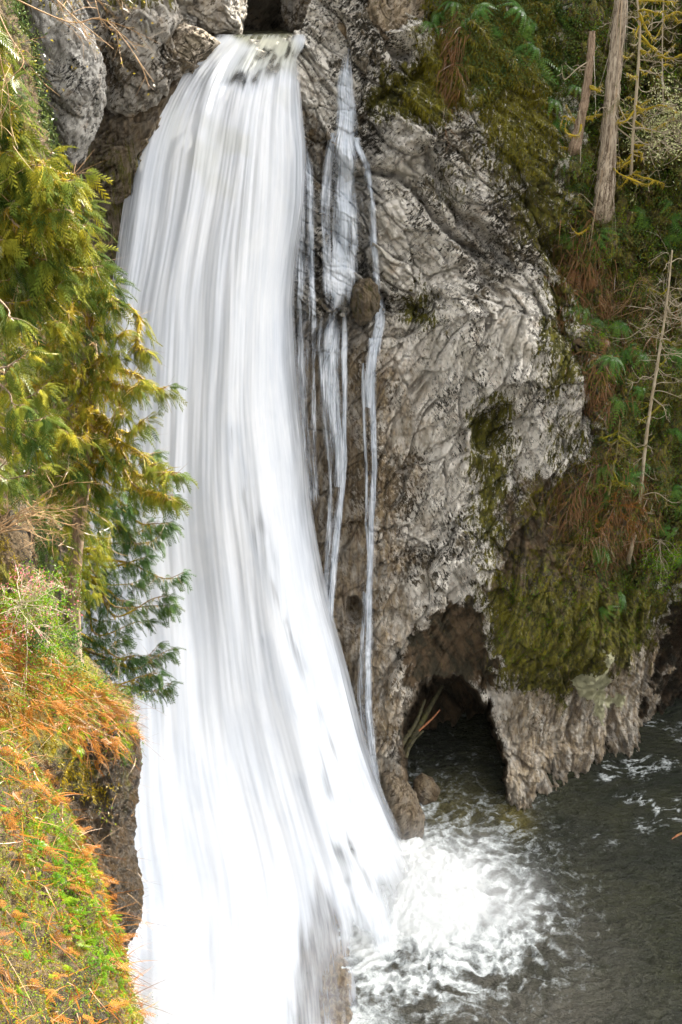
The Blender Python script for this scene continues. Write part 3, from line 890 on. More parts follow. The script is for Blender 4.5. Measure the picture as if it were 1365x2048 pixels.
curtain('cascade', [(95, 690), (130, 676), (180, 672), (250, 668), (290, 648), (340, 640), (420, 634), (520, 636), (600, 634), (640, 628)],
        [(95, 702), (130, 708), (180, 712), (230, 718), (280, 732), (310, 746), (360, 756), (450, 760), (560, 766), (640, 760)], 95, 640,
        lambda X, Y, U: bumps(X, Y, [([(697, 95), (692, 180), (692, 300), (690, 420), (682, 540), (668, 640)], 19, 1.05), ([(662, 280), (652, 340), (646, 430), (652, 520), (656, 640)], 13, .80),
                                     ([(715, 290), (735, 330), (746, 400), (750, 480), (757, 560), (762, 640)], 8, .95), ([(690, 100), (684, 150), (690, 260)], 14, .8),
                                     ([(704, 400), (708, 480), (700, 560), (690, 640)], 14, .62)], .10),
        'side cascade running down dark rock right of the main falls, above the round boulder', 611, M_CASC)
curtain('cascade', [(590, 640), (640, 628), (720, 622), (820, 632), (900, 648), (1000, 654), (1100, 648), (1200, 640), (1290, 646)],
        [(590, 706), (640, 702), (720, 700), (820, 698), (900, 699), (1000, 692), (1100, 682), (1200, 672), (1290, 668)], 590, 1290,
        lambda X, Y, U: bumps(X, Y, [([(670, 590), (664, 660), (660, 740), (668, 830), (682, 900), (686, 960)], 17, .85), ([(690, 640), (691, 760), (691, 880), (688, 960), (676, 1060), (666, 1140), (658, 1290)], 7, 1.0),
                                     ([(646, 600), (640, 700), (650, 820), (660, 960), (654, 1100), (650, 1290)], 8, .6)], .08),
        'thin white cascade strand close beside the falls, below the round boulder', 621, M_CASC)
curtain('cascade', [(550, 728), (580, 746), (640, 742), (700, 724), (780, 716), (860, 722), (960, 728), (1100, 730), (1200, 722), (1300, 716), (1400, 712), (1500, 728), (1600, 752)],
        [(550, 752), (580, 772), (640, 775), (700, 766), (780, 762), (860, 760), (960, 760), (1100, 756), (1200, 756), (1300, 754), (1400, 752), (1500, 760), (1600, 776)], 550, 1600,
        lambda X, Y, U: bumps(X, Y, [([(742, 550), (758, 590), (760, 650), (750, 700), (738, 760), (740, 800)], 11, 1.0), ([(744, 690), (746, 800), (750, 930), (743, 1060), (739, 1160), (738, 1300), (737, 1420), (746, 1520), (764, 1600)], 7, .95),
                                     ([(726, 740), (729, 860), (733, 960), (731, 1040), (739, 1110)], 4, .8), ([(730, 1200), (724, 1300), (719, 1400), (734, 1500)], 7, .62)], .06),
        'right-hand thin cascade strand falling from beside the round boulder to the pool', 631, M_CASC)
curtain('cascade', [(260, 604), (360, 598), (480, 590), (600, 588), (760, 594), (900, 606), (1060, 628)],
        [(260, 616), (360, 634), (480, 638), (600, 642), (760, 634), (900, 638), (1060, 646)], 260, 1060,
        lambda X, Y, U: bumps(X, Y, [([(612, 260), (620, 360), (623, 460), (624, 560), (630, 640)], 6, .85), ([(600, 300), (600, 500), (598, 660), (606, 900), (632, 1060)], 12, .62), ([(630, 620), (628, 760), (630, 1000)], 6, .5)], .20),
        'thin trickle fringe along the right edge of the main falls', 641, M_CASC)

# ================================================================ the pool
wx = np.concatenate([np.linspace(-40, -12, 10)[:-1], np.arange(-12, 17, .05), np.linspace(17, 50, 12)])
wy = np.concatenate([np.linspace(2, 23, 8)[:-1], np.arange(23, 47, .05), np.linspace(47, 52, 4)])
WXg, WYg = np.meshgrid(wx, wy)
Wp = np.stack([WXg, WYg, 0 * WXg], -1)
pxw, pyw = to_px(Wp)
imp = at_z(np.array([820.]), np.array([1800.]))[0]
dist = np.hypot(WXg - imp[0], (WYg - imp[1]) * .9)
ang = np.arctan2(WYg - imp[1], WXg - imp[0])
q2 = np.stack([WXg, WYg, 0 * WXg], -1)
qw = q2 + .8 * np.stack([fbm(q2 * .45, 3, 701), fbm(q2 * .45 + 9, 3, 702), 0 * WXg], -1)
near = np.exp(-(dist / 4.5) ** 2); mid = np.exp(-(dist / 9.) ** 2)
ra = np.stack([dist * 1.1, ang * 3.0, 0 * dist], -1)
wv = .11 * ridged(qw * np.array([.8, 1.8, 1]), 4, 711, .6) + .035 * fbm(qw * np.array([2.4, 3.6, 1]), 3, 721)
wv *= 1 + 2.0 * mid
wv += near * (.40 * np.abs(fbm(qw * 1.3, 4, 731, .6)) + .25 * ridged(ra * .8, 3, 741)) + .75 * np.exp(-(dist / 1.7) ** 2)
FOAM = [(770, 1640), (800, 1640), (860, 1700), (960, 1720), (1000, 1770), (1040, 1830), (1020, 1890), (960, 1930), (900, 1960), (800, 1960), (740, 1980), (700, 1930), (700, 1800), (740, 1700)]
CORE = [(760, 1640), (800, 1650), (850, 1720), (940, 1760), (965, 1820), (930, 1880), (860, 1900), (800, 1880), (740, 1930), (700, 1900), (710, 1750)]
sf = sdpoly(FOAM, pxw, pyw); sc_ = sdpoly(CORE, pxw, pyw)
wisp = ridged(qw * np.array([1.1, 1.5, 1]) + 4, 4, 751, .6)
foam_and_glints = .95 * sstep(-30, 30, sc_) + .50 * sstep(-110, 20, sf) + .95 * (wisp - .22) * sstep(-330, -10, sf) + .12 * fbm(qw * 3, 3, 761) * sstep(-120, 0, sf)
far = sstep(1850, 1600, pyw) * sstep(830, 1000, pxw)
glints = ridged(qw * np.array([.8, 2.6, 1]), 4, 771, .65)
foam_and_glints = np.maximum(foam_and_glints, far * sstep(.38, .85, glints) * .78 * sstep(-.1, .3, fbm(q2 * .35, 3, 781)))  # sky glints on the far water, painted in as foamy flecks
foam_and_glints = np.maximum(foam_and_glints, .9 * sstep(1990, 2060, pyw + 25 * wisp) * sstep(900, 700, pxw))
foam_and_glints = np.maximum(foam_and_glints, .95 * sstep(720, 640, pxw))
shal = sstep(1.3, .2, np.hypot((WXg - at_z(1030., 1640.)[0]) / 1.0, (WYg - at_z(1030., 1640.)[1]) / 1.5)) * .8
shal = np.maximum(shal, .5 * sstep(120, 0, np.hypot((pxw - 900) / 1.4, (pyw - 1640))))
Wp[..., 2] = wv


def pool_mat():
    m = NT('pool water')
    co = m.coords()
    f = m.attr('foam_and_glints')
    n1 = m.noise(m.coords((1.2, 1.6, 1)), 2.4, 8, .7, 1.2)
    n2 = m.noise(m.coords((1.2, 1.6, 1)), 9, 5, .7, .8)
    ff = m.math('ADD', f, m.math('ADD', m.math('MULTIPLY', m.math('SUBTRACT', n1, .5), 1.3), m.math('MULTIPLY', m.math('SUBTRACT', n2, .5), .6)))
    a = m.mapr(ff, .22, 1.05)
    deep = m.mix(m.mapr(m.noise(co, .35, 4, .6), .4, .6), (.012, .017, .008), (.026, .030, .013))
    deep = m.mix(m.attr('murk'), deep, (.115, .108, .088))
    deep = m.mix(m.attr('shallow'), deep, (.13, .11, .028))
    w = m.n('BsdfPrincipled', {'Base Color': deep, 'Roughness': .10, 'IOR': 1.33})
    w.inputs['Specular IOR Level'].default_value = .8
    h = m.math('ADD', m.noise(m.coords((1.1, 2.6, 1)), 2.2, 5, .6, .6), m.math('MULTIPLY', m.noise(m.coords((1.3, 2.4, 1)), 8, 4, .6, .5), .35))
    b = m.n('Bump', {'Height': h, 'Strength': 1.0, 'Distance': .45}); m.t.links.new(b.outputs[0], w.inputs['Normal'])
    c = m.mix(m.mapr(ff, .6, 1.3), (.50, .54, .55), (.78, .80, .79))
    d = m.n('BsdfDiffuse', {'Color': c})
    b2 = m.n('Bump', {'Height': ff, 'Strength': .5, 'Distance': .2}); m.t.links.new(b2.outputs[0], d.inputs['Normal'])
    o = m.n('MixShader'); m.t.links.new(a, o.inputs[0]); m.t.links.new(w.outputs[0], o.inputs[1]); m.t.links.new(d.outputs[0], o.inputs[2])
    return m.finish(o.outputs[0])


murk = np.clip(1.0 * sstep(1650, 1950, pyw) * sstep(1500, 900, pxw + .3 * (2048 - pyw)) + .5 * mid, 0, 1) * (.75 + .5 * fbm(q2 * .3, 3, 791))
M_POOL = pool_mat()
pool = make_mesh('pool_water', Wp, grid_faces(*WXg.shape), M_POOL, {'foam_and_glints': foam_and_glints, 'shallow': shal, 'murk': np.clip(murk * (.55 + .75 * ridged(qw * np.array([.7, 1.9, 1]), 4, 795, .6)), 0, 1)})
tag(pool, 'dark green plunge pool water with foamy white churn and painted far glints', 'water', kind='structure')
# river above the brink
ux = np.linspace(-9, -1.25, 110); uy = np.linspace(43.3, 62, 160)
UX, UY = np.meshgrid(ux, uy)
Up = np.stack([UX, UY, 30.52 - .5 * sstep(45.2, 43.3, UY) + .13 * ridged(np.stack([UX * 1.2, UY * .9, 0 * UX], -1), 4, 801)], -1)
z_ = np.zeros_like(UX)
river = make_mesh('river_water', Up, grid_faces(*UX.shape), M_POOL, {'foam_and_glints': .02 + .30 * sstep(46, 43.5, UY), 'shallow': z_ + .15, 'murk': z_})
tag(river, 'river sliding over the brink of the falls', 'water', kind='structure')
# ground far below and around
gm = make_mesh('ground', [(-300, -100, -3), (300, -100, -3), (300, 300, -3), (-300, 300, -3)], np.array([[0, 1, 2, 3]]), M_BANK,
               {'moss': [0] * 4, 'lichen': [0] * 4, 'earth': [1] * 4, 'wet': [0] * 4, 'stain': [0] * 4})
tag(gm, 'river bed and ground', 'ground', kind='structure')

#@@VEG@@
# ================================================================ left bank and walls
def rows_from(pys, edge, base, cols):
    rows = []
    for py in pys:
        e = np.interp(py, edge[0], edge[1]); b = np.interp(py, base[0], base[1])
        rows.append([at(c[0] * e + c[1], py, b + c[2]) for c in cols])
    return rows


E1 = ([850, 1000, 1100, 1180, 1240, 1300, 1350, 1380, 1420, 1470, 1500, 1560, 1650, 1720, 1790, 1850, 1880, 1920, 1960, 2020, 2150, 2300],
      [30, 50, 66, 80, 100, 150, 200, 222, 245, 270, 275, 268, 266, 270, 279, 276, 252, 240, 248, 262, 268, 270])
B1 = ([850, 1000, 1200, 1300, 1400, 1500, 1900, 2300], [27.5, 25.5, 22.8, 21.6, 20.6, 20.0, 19.3, 19.0])
bl_attr = {
    'zone': 1.0,
    'moss': lambda x, y, v: np.maximum(.75 * sstep(-25, 25, sdpoly([(-300, 900), (120, 1200), (230, 1380), (200, 1430), (150, 1470), (205, 1560), (215, 1610), (140, 1560), (60, 1500), (-300, 1500)], x + 40 * fbm(v * .9, 3, 3), y)),
                                       .42 * sstep(-10, 20, sdpoly([(230, 1420), (280, 1460), (276, 1640), (235, 1640), (225, 1520)], x, y))),
    'earth': .45, 'wet': lambda x, y, v: .92 * sstep(-10, 25, sdpoly([(110, 1500), (225, 1440), (300, 1440), (300, 2100), (100, 2100)], x, y))}  # the wet term also paints shade onto the bluff face
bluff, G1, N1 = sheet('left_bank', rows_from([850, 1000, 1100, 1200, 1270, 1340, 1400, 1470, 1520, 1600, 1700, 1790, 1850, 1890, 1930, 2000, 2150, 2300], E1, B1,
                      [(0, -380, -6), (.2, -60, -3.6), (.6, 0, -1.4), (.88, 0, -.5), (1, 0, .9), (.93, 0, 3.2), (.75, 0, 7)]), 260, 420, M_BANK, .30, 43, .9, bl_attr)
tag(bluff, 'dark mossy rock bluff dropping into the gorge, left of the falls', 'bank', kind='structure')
E2 = ([1380, 1450, 1500, 1560, 1640, 1700, 1750, 1800, 1880, 1960, 2048, 2150, 2300], [-120, -30, 30, 80, 132, 160, 178, 195, 222, 246, 276, 300, 330])
B2 = ([1380, 1450, 1600, 1800, 2000, 2300], [17.3, 16.4, 15.2, 13.6, 12.2, 10.4])
slope, G2, N2 = sheet('near_slope', rows_from([1380, 1450, 1500, 1560, 1640, 1720, 1800, 1880, 1960, 2048, 2150, 2300], E2, B2,
                      [(0, -420, -3.5), (.3, -120, -1.9), (.6, -10, -.8), (.9, 0, -.15), (1, 0, .6), (.93, 0, 1.7), (.75, 0, 4)]), 200, 260, M_BANK, .34, 53, 1.5,
                      {'moss': lambda x, y, v: .45 + .5 * fbm(v * 1.1, 3, 8), 'earth': .6})
tag(slope, 'sunlit near slope covered in moss and dead fronds, lower left', 'bank', kind='structure')
E3 = ([-500, 0, 100, 200, 300, 400, 500, 600, 700, 800, 900, 1100, 1300], [0, 20, 45, 70, 90, 110, 120, 100, 80, 70, 60, 60, 60])
B3 = ([-500, 0, 600, 1300], [36, 33, 29, 24])
lw, G3, N3 = sheet('left_wall', rows_from([-500, -200, 0, 100, 200, 300, 400, 500, 600, 700, 800, 950, 1100, 1300], E3, B3,
                   [(0, -700, -8), (0, -300, -5), (.3, -60, -2), (.8, 0, -.5), (1, 0, .8), (.9, 0, 4), (.6, 0, 8)]), 160, 300, M_BANK, .5, 63, .7, {'moss': .45, 'earth': .6})
tag(lw, 'shaded gorge side behind the cedars', 'gorge side', kind='structure')
# added sheet above the right wall, out of view, shaped to shade the gorge
hx = np.linspace(10, 110, 120); hz = np.linspace(30, 74, 60)
HX, HZ = np.meshgrid(hx, hz)
top = 66 + 5 * fbm(np.stack([HX * .25, 0 * HX, 0 * HX + 3], -1), 4, 871, .7)
HZ2 = 30 + (HZ - 30) / 44 * (top - 30)
Hp = np.stack([HX, 37.5 + .25 * HZ2 + 1.0 * fbm(np.stack([HX * .3, HZ2 * .3, 0 * HX], -1), 3, 881), HZ2], -1)
zz = np.zeros_like(HX)
blocker = make_mesh('sun_blocker', Hp, grid_faces(*HX.shape), M_BANK, {'moss': zz + .5, 'lichen': zz - .3, 'earth': zz + .5, 'wet': zz, 'stain': zz})
tag(blocker, 'unseen sheet above the right gorge wall, added to block the sun', 'blocker', kind='structure')

# ================================================================ plant materials
M_CEDAR = leaf_mat('cedar foliage', (.028, .068, .014), (.11, .155, .018), (.42, .34, .022), trans=.42, clump=.8)
M_CEDAR_D = leaf_mat('cedar foliage deep green', (.035, .085, .028), (.065, .125, .034), (.12, .165, .03), trans=.35, clump=1.0)
M_MOSSY = leaf_mat('hanging moss', (.36, .24, .02), (.40, .31, .025), (.20, .21, .03), trans=.45, clump=2.0)
M_DEAD = leaf_mat('dead fronds', (.27, .085, .014), (.36, .16, .03), (.11, .042, .012), trans=.30, clump=1.5)
M_DEADR = leaf_mat('dead fronds in shade', (.19, .085, .035), (.28, .16, .075), (.09, .05, .025), trans=.3, clump=1.5)
M_STRAW = leaf_mat('dry twigs', (.34, .22, .11), (.24, .14, .07), (.40, .29, .16), trans=.1, clump=2.0)
M_TWIG = leaf_mat('grey twigs', (.40, .34, .24), (.25, .20, .13), (.48, .42, .32), trans=.05, clump=2.0)
M_LIME = leaf_mat('fresh green leaves', (.045, .15, .006), (.12, .25, .008), (.27, .29, .008), trans=.45, clump=2.2)
M_LEAFD = leaf_mat('dark evergreen leaves', (.035, .080, .024), (.085, .125, .034), (.17, .175, .04), trans=.25, clump=1.0, rough=.3)
M_FERN = leaf_mat('sword fern', (.045, .14, .03), (.09, .20, .04), (.17, .23, .035), trans=.35, clump=.8)
M_PINK = leaf_mat('pink blossom', (.52, .10, .18), (.58, .17, .22), (.55, .22, .20), trans=.4, clump=2.0)
M_MOSSG = leaf_mat('ground moss', (.22, .165, .004), (.36, .25, .005), (.08, .09, .004), trans=.35, clump=1.4)
M_MOSSR = leaf_mat('wall moss', (.15, .14, .015), (.26, .22, .018), (.085, .095, .02), trans=.3, clump=1.0)
M_MOSSGLOW = leaf_mat('branch moss with painted gold glow', (.30, .24, .025), (.48, .34, .03), (.18, .18, .03), trans=.3, clump=2.0)  # moss gold that paints sun glow on the shaded right trees
M_BARK = bark_mat('cedar bark', (.30, .22, .15), (.10, .062, .038))
M_BARKG = bark_mat('weathered grey bark', (.44, .37, .28), (.10, .066, .04), sc=(9, 9, .5), bump=1.0)
M_SUNGLOW = leaf_mat('leaves with painted sun glow', (.42, .46, .20), (.60, .60, .34), (.30, .36, .08), trans=.4, clump=1.5)  # pale colour puts sun glow into the shrub's leaves
M_STRIP = leaf_mat('peeling bark', (.42, .33, .23), (.26, .18, .11), (.50, .43, .33), trans=.0, clump=2)
M_BARKM = bark_mat('mossy bark', (.17, .15, .05), (.09, .06, .03))
M_LOG = bark_mat('wet driftwood', (.085, .075, .03), (.03, .027, .015), sc=(6, 6, 6))
M_LOGR = bark_mat('red driftwood', (.34, .13, .05), (.16, .06, .03), sc=(6, 6, 6))


def make_spray():
    """flat cedar spray in local xy: axis along +x, length 1; returns V,F"""
    mb = []
    def q(p, d, L, W, lift):
        d = d / np.linalg.norm(d); s = np.array([-d[1], d[0], 0])
        m_ = p + d * L * .4
        mb.append([p - s * W * .2, m_ - s * W * .5, p + d * L + np.array([0, 0, lift]), m_ + s * W * .5])
    n = 8
    for k in range(n):
        a = k / n
        q(np.array([a, 0, -.35 * a * a]), np.array([1, 0, -.7 * a]), .16, .035, 0)
    for k in range(n):
        for sgn in (1, -1):
            a = (k + (.5 if sgn > 0 else 0)) / n * .95 + .04
            L = .42 * (1 - a) ** .6 * (.75 + .25 * math.sin(a * 9)) + .07
            p = np.array([a, 0, -.35 * a * a]); d = np.array([.75, sgn * .66, -.28])
            q(p, d, L, .050, -.02)
            m_ = 4
            for j in range(1, m_):
                b = j / m_
                for s2 in (1, -1):
                    d2 = np.array([.75 + .25 * s2 * .5, sgn * .66 * (1 - .5 * s2), -.3]) if s2 > 0 else np.array([.30, sgn * 1.0, -.35])
                    q(p + d / np.linalg.norm(d) * L * b, d2, L * .38 * (1.1 - b), .034, -.02)
    V = np.array(mb).reshape(-1, 3)
    return V, np.arange(len(V)).reshape(-1, 4)


SPV, SPF = make_spray()


def add_sprays(mb, pos, axis, L, roll=.5):
    N = len(pos)
    x = unit(axis)
    up = np.array([0, 0, 1.0]) + roll * rng.normal(size=(N, 3))
    y = unit(np.cross(up, x)); z = np.cross(x, y)
    S = np.broadcast_to(L, (N,))[:, None, None]
    V = pos[:, None] + S * (SPV[None, :, :1] * x[:, None] + SPV[None, :, 1:2] * y[:, None] + SPV[None, :, 2:] * z[:, None])
    V = V + np.array([0, 0, -1.]) * (S * .25 * SPV[None, :, :1] ** 2)
    F = (np.arange(N) * len(SPV))[:, None, None] + SPF[None]
    mb.add(V, F.reshape(-1, 4), np.repeat(rng.random(N), len(SPV)))


def cedar(name, trunk, rad, tips, label, leafm, nspray=42, moss=1.0, fr=(.30, .55), group=None, fill=None, twigs=30):
    """trunk: [(px,py,Y)], tips: [(px,py,Y,len_factor)]"""
    tp = np.array([at(*c) for c in trunk]); base = tp[0].copy()
    root = empty(name, base, label, 'tree', group)
    tc = curve3(tp, 60); tr = np.linspace(rad, rad * .45, 60); tr[:4] *= np.array([1.5, 1.3, 1.15, 1.05])
    b = MB(); b.tube(tc, tr, 14, wob=.06); b.build('trunk', M_BARK, root)
    fo, tw = MB(), MB()
    for t in tips:
        lb, mo = MB(), MB()
        tip = at(t[0], t[1], t[2])
        # attach on the trunk a little above the tip
        hd = np.hypot(tc[:, 0] - tip[0], tc[:, 1] - tip[1])
        want = tip[2] + .25 * hd.min() + rng.uniform(-.9, 1.1)
        k = int(np.argmin(np.abs(tc[:, 2] - want)))
        a = tc[k]; d = tip - a; Lh = np.linalg.norm(d)
        mid = a + d * .5 + np.array([0, 0, -.13 * Lh]) + rng.normal(size=3) * .10 * Lh
        c = curve3([a, a + d * .2 + np.array([0, 0, -.02 * Lh]), mid, a + d * .8 + np.array([0, 0, -.10 * Lh]), tip], 24)
        r0 = min(.05, .016 + .010 * Lh)
        lb.tube(c, np.linspace(r0, .005, 24), 5)
        T_ = unit(np.gradient(c, axis=0))
        n = max(6, int(nspray * Lh / 2.6))
        s = rng.uniform(.22, 1.0, n) ** .8
        idx = s * 23; i0 = np.clip(idx.astype(int), 0, 22); f = (idx - i0)[:, None]
        pos = c[i0] * (1 - f) + c[i0 + 1] * f
        td = T_[i0]
        side = unit(np.cross(td, np.array([0, 0, 1.0]))) * rng.choice([-1, 1], n)[:, None]
        ax = td * rng.uniform(.2, .9, (n, 1)) + side * rng.uniform(.1, .9, (n, 1)) + np.array([0, 0, -1.]) * rng.uniform(.1, .9, (n, 1))
        # side branchlets carry the sprays off the limb
        off = ax / np.linalg.norm(ax, axis=1)[:, None] * rng.uniform(0, .55, (n, 1)) * (1.1 - s[:, None])
        tw_st = pos; ribbons(tw, tw_st, off + 1e-3, np.linalg.norm(off, axis=1), .012, 3, .1, .1)
        L = rng.uniform(fr[0], fr[1], n) * (t[3] if len(t) > 3 else 1)
        add_sprays(fo, pos + off, ax, L)
        add_sprays(fo, c[-2:-1], T_[-1:], np.array([fr[1]]) * .9)
        if moss > 0:
            nm = int(230 * moss * Lh)
            ii = rng.integers(1, 20, nm); ff = rng.random((nm, 1))
            ps = c[ii] * (1 - ff) + c[ii + 1] * ff
            ribbons(mo, ps + rng.normal(size=ps.shape) * .018, rng.normal(size=ps.shape) * .5 + np.array([0, 0, -.6]), rng.uniform(.04, .16, nm) * (1 + (rng.random(nm) < .12) * 1.2), .028, 2, .3, .3)
            mo.tube(c[:19], np.linspace(r0 + .014, .008, 19) * rng.uniform(.7, 1.3, 19), 6, wob=.45)
        lo = lb.build('limb', M_BARK, root)
        if mo.v: mo.build('moss', M_MOSSY, lo)
        m_ = int(twigs * Lh / 2.5)
        if m_:
            ii = rng.integers(3, 23, m_)
            ribbons(tw, c[ii], rng.normal(size=(m_, 3)) + np.array([.3, 0, -.1]), rng.uniform(.15, .5, m_), .010, 4, .2, .5)
    if fill:
        poly, Y0, Y1, n = fill
        poly = np.array(poly, float)
        X = rng.uniform(poly[:, 0].min(), poly[:, 0].max(), n * 3); Yp = rng.uniform(poly[:, 1].min(), poly[:, 1].max(), n * 3)
        ok = sdpoly(poly, X, Yp) > 0; X, Yp = X[ok][:n], Yp[ok][:n]
        pos = at(X, Yp, rng.uniform(Y0, Y1, len(X)))
        # keep clumps
        kk = noise(pos * .8, 77) > -.22; pos = pos[kk]
        ax = rng.normal(size=pos.shape) * .5 + np.array([.35, -.25, -.55])
        add_sprays(fo, pos, ax, rng.uniform(fr[0], fr[1], len(pos)))
        m_ = len(pos) // 5
        ribbons(tw, pos[:m_], rng.normal(size=(m_, 3)) + np.array([.3, 0, -.1]), rng.uniform(.3, 1.0, m_), .014, 5, .1, .4)
    fo.build('crown', leafm, root, smooth=False)
    tw.build('twig', M_STRAW, root)
    return root


def jt(pts, Y, dy=1.0):
    return [(x, y, Y + random.uniform(-dy, dy)) + ((k[0],) if k else ()) for x, y, *k in pts]


# mossy cedar in the sun, its limbs reaching over the falls
tipsA = jt([(235, 600), (255, 655), (200, 590), (240, 700), (300, 700), (342, 770), (285, 760), (250, 830), (300, 830), (265, 880),
            (362, 945), (325, 925), (350, 1000), (300, 980), (250, 950), (70, 560), (40, 620), (20, 700), (60, 760), (30, 840), (80, 900), (110, 640), (120, 720), (60, 680),
            (10, 760), (90, 830), (130, 860), (20, 930), (100, 980), (190, 650), (210, 760), (220, 900), (150, 560), (180, 540), (230, 560), (130, 930), (190, 850), (60, 860), (200, 980)], 21.0, 1.2)
cedar('cedar_tree', [(150, 1335, 21.6), (148, 1200, 21.8), (162, 1020, 22), (182, 860, 22), (188, 740, 22), (172, 600, 22), (150, 480, 22.3), (135, 400, 22.6)], .17, tipsA,
      'tall cedar with golden mossy limbs reaching over the falls, left side', M_CEDAR, nspray=46, moss=1.25, fr=(.22, .44), twigs=60,
      fill=([(-40, 540), (190, 500), (235, 640), (260, 860), (235, 1010), (200, 1180), (120, 1260), (90, 1050), (-40, 1010)], 20.6, 23.4, 1500))
tipsC = jt([(330, 1060), (345, 1045), (368, 1145), (300, 1110), (342, 1190), (280, 1160), (345, 1210), (350, 1295), (300, 1240), (318, 1290), (345, 1365), (320, 1345), (285, 1310),
            (250, 1270), (290, 1350), (240, 1330), (230, 1380), (215, 1240), (210, 1150), (180, 1280), (250, 1060), (220, 1020), (270, 1010), (300, 1040), (190, 1080), (180, 1190), (260, 1200),
            (110, 1060), (120, 1280), (130, 1000), (330, 970), (310, 905), (350, 990), (290, 1090)], 25.3, .8)
cedar('cedar_tree', [(120, 1400, 24.8), (138, 1250, 24.8), (150, 1120, 25), (165, 980, 25.2), (172, 850, 25.4)], .15, tipsC,
      'small deep green cedar in shade, airy sprays against white water above the bluff', M_CEDAR_D, nspray=50, moss=.12, fr=(.24, .46), twigs=40,
      fill=([(60, 1000), (260, 960), (270, 1200), (240, 1340), (100, 1340)], 24.3, 26.2, 420))
tipsB = jt([(12, 100), (30, 150), (-5, 60), (42, 205), (20, 220), (55, 250), (0, 180), (110, 300), (172, 345), (150, 360), (175, 405), (120, 420), (182, 450), (160, 500), (210, 530), (90, 330), (50, 310), (30, 400), (80, 440),
            (50, 520), (100, 520), (130, 560), (20, 300), (10, 480), (60, 600), (110, 380), (20, 560), (40, 350), (170, 470), (190, 495)], 19.0, .8)
cedar('cedar_tree', [(-110, 1250, 19.5), (-100, 900, 19.5), (-90, 500, 19.5), (-80, 100, 19.5), (-70, -200, 19.5)], .22, tipsB,
      'nearer dark green cedar boughs hanging in front of the grey boulder, upper left', M_CEDAR, nspray=34, moss=.55, fr=(.30, .55), twigs=34,
      fill=([(-60, 210), (0, 230), (50, 310), (110, 400), (150, 560), (-60, 620)], 18.6, 21.6, 750))
tipsD = jt([(40, 640), (60, 700), (90, 770), (100, 830), (70, 880), (30, 900), (85, 930), (20, 960), (50, 810), (10, 860), (30, 740)], 17.0, .6)
cedar('cedar_tree', [(-90, 1500, 17.4), (-85, 1100, 17.4), (-80, 700, 17.4), (-78, 400, 17.4)], .14, tipsD,
      'soft green cedar boughs at the left edge, in front of the mossy cedar', M_CEDAR, nspray=52, moss=.0, fr=(.26, .44), twigs=10)


# ================================================================ scatter on surfaces
def sampler(G, N, n, poly=None, wfun=None, nf=.0, seed=1):
    PX, PY = to_px(G)
    a = np.linalg.norm(np.cross(G[1:, 1:] - G[:-1, :-1], G[:-1, 1:] - G[1:, :-1]), axis=-1)
    w = a.copy()
    x, y = PX[:-1, :-1], PY[:-1, :-1]
    w *= (x > -60) & (x < 1440) & (y > -60) & (y < 2110)
    if poly is not None: w *= sstep(-25, 15, sdpoly(poly, x + 50 * fbm(G[:-1, :-1] * 1.2, 3, seed), y))
    if wfun is not None: w *= wfun(x, y, G[:-1, :-1])
    if nf: w *= sstep(nf - .12, nf + .12, fbm(G[:-1, :-1] * 1.6, 3, seed + 4))
    w = w.ravel() / w.sum()
    k = rng.choice(len(w), n, p=w); i, j = np.unravel_index(k, a.shape)
    u, v = rng.random((n, 1)), rng.random((n, 1))
    p = G[i, j] * (1 - u) * (1 - v) + G[i, j + 1] * u * (1 - v) + G[i + 1, j] * (1 - u) * v + G[i + 1, j + 1] * u * v
    return p, N[i, j]


def stuff(name, mb, mat, label, cat, smooth=False):
    return tag(mb.build(name, mat, smooth=smooth), label, cat, kind='stuff')


down = np.array([0, 0, -1.])
# near slope
b = MB(); p, n = sampler(G2, N2, 42000, nf=-.05, seed=3)
ribbons(b, p, n + .7 * rng.normal(size=p.shape), rng.uniform(.02, .07, len(p)), .014, 2, .2, .2)
p, n = sampler(G1, N1, 34000, poly=[(-80, 1000), (60, 1150), (150, 1320), (235, 1400), (215, 1440), (165, 1430), (150, 1470), (215, 1590), (200, 1620), (120, 1540), (60, 1480), (-80, 1500)], nf=-.05, seed=5)
ribbons(b, p, n + .7 * rng.normal(size=p.shape), rng.uniform(.03, .09, len(p)), .018, 2, .2, .2)
stuff('moss', b, M_MOSSG, 'golden green moss cushions over the left bank', 'moss')
b = MB(); p, n = sampler(G2, N2, 2600, nf=-.02, seed=7)
dd = np.array([.1, -.3, -.5]) + .85 * rng.normal(size=p.shape) + n * .35
ribbons(b, p + n * .03, dd, rng.uniform(.2, .7, len(p)), rng.uniform(.010, .028, len(p)), 6, .35, .25)
p, n = sampler(G1, N1, 2200, poly=[(-80, 1180), (60, 1250), (120, 1340), (220, 1400), (235, 1460), (200, 1500), (160, 1500), (100, 1450), (-80, 1420)], seed=9)
ribbons(b, p + n * .03, np.array([.55, -.2, -.55]) + .65 * rng.normal(size=p.shape) + n * .4, rng.uniform(.2, .8, len(p)), rng.uniform(.010, .024, len(p)), 6, .35, .3)
stuff('dead_fronds', b, M_DEAD, 'rust brown litter of dead fronds and stems over the left bank', 'dead fronds')
b = MB(); p, n = sampler(G2, N2, 15000, poly=[(40, 1640), (110, 1650), (180, 1740), (205, 1830), (235, 1930), (200, 1950), (120, 1850), (60, 1760)], nf=-.1, seed=11)
leaves(b, p + n * rng.uniform(.02, .12, (len(p), 1)), n, rng.uniform(.025, .06, len(p)), .45)
p, n = sampler(G2, N2, 26000, nf=.0, seed=12)
leaves(b, p + n * rng.uniform(.02, .09, (len(p), 1)), n, rng.uniform(.02, .045, len(p)), .5)
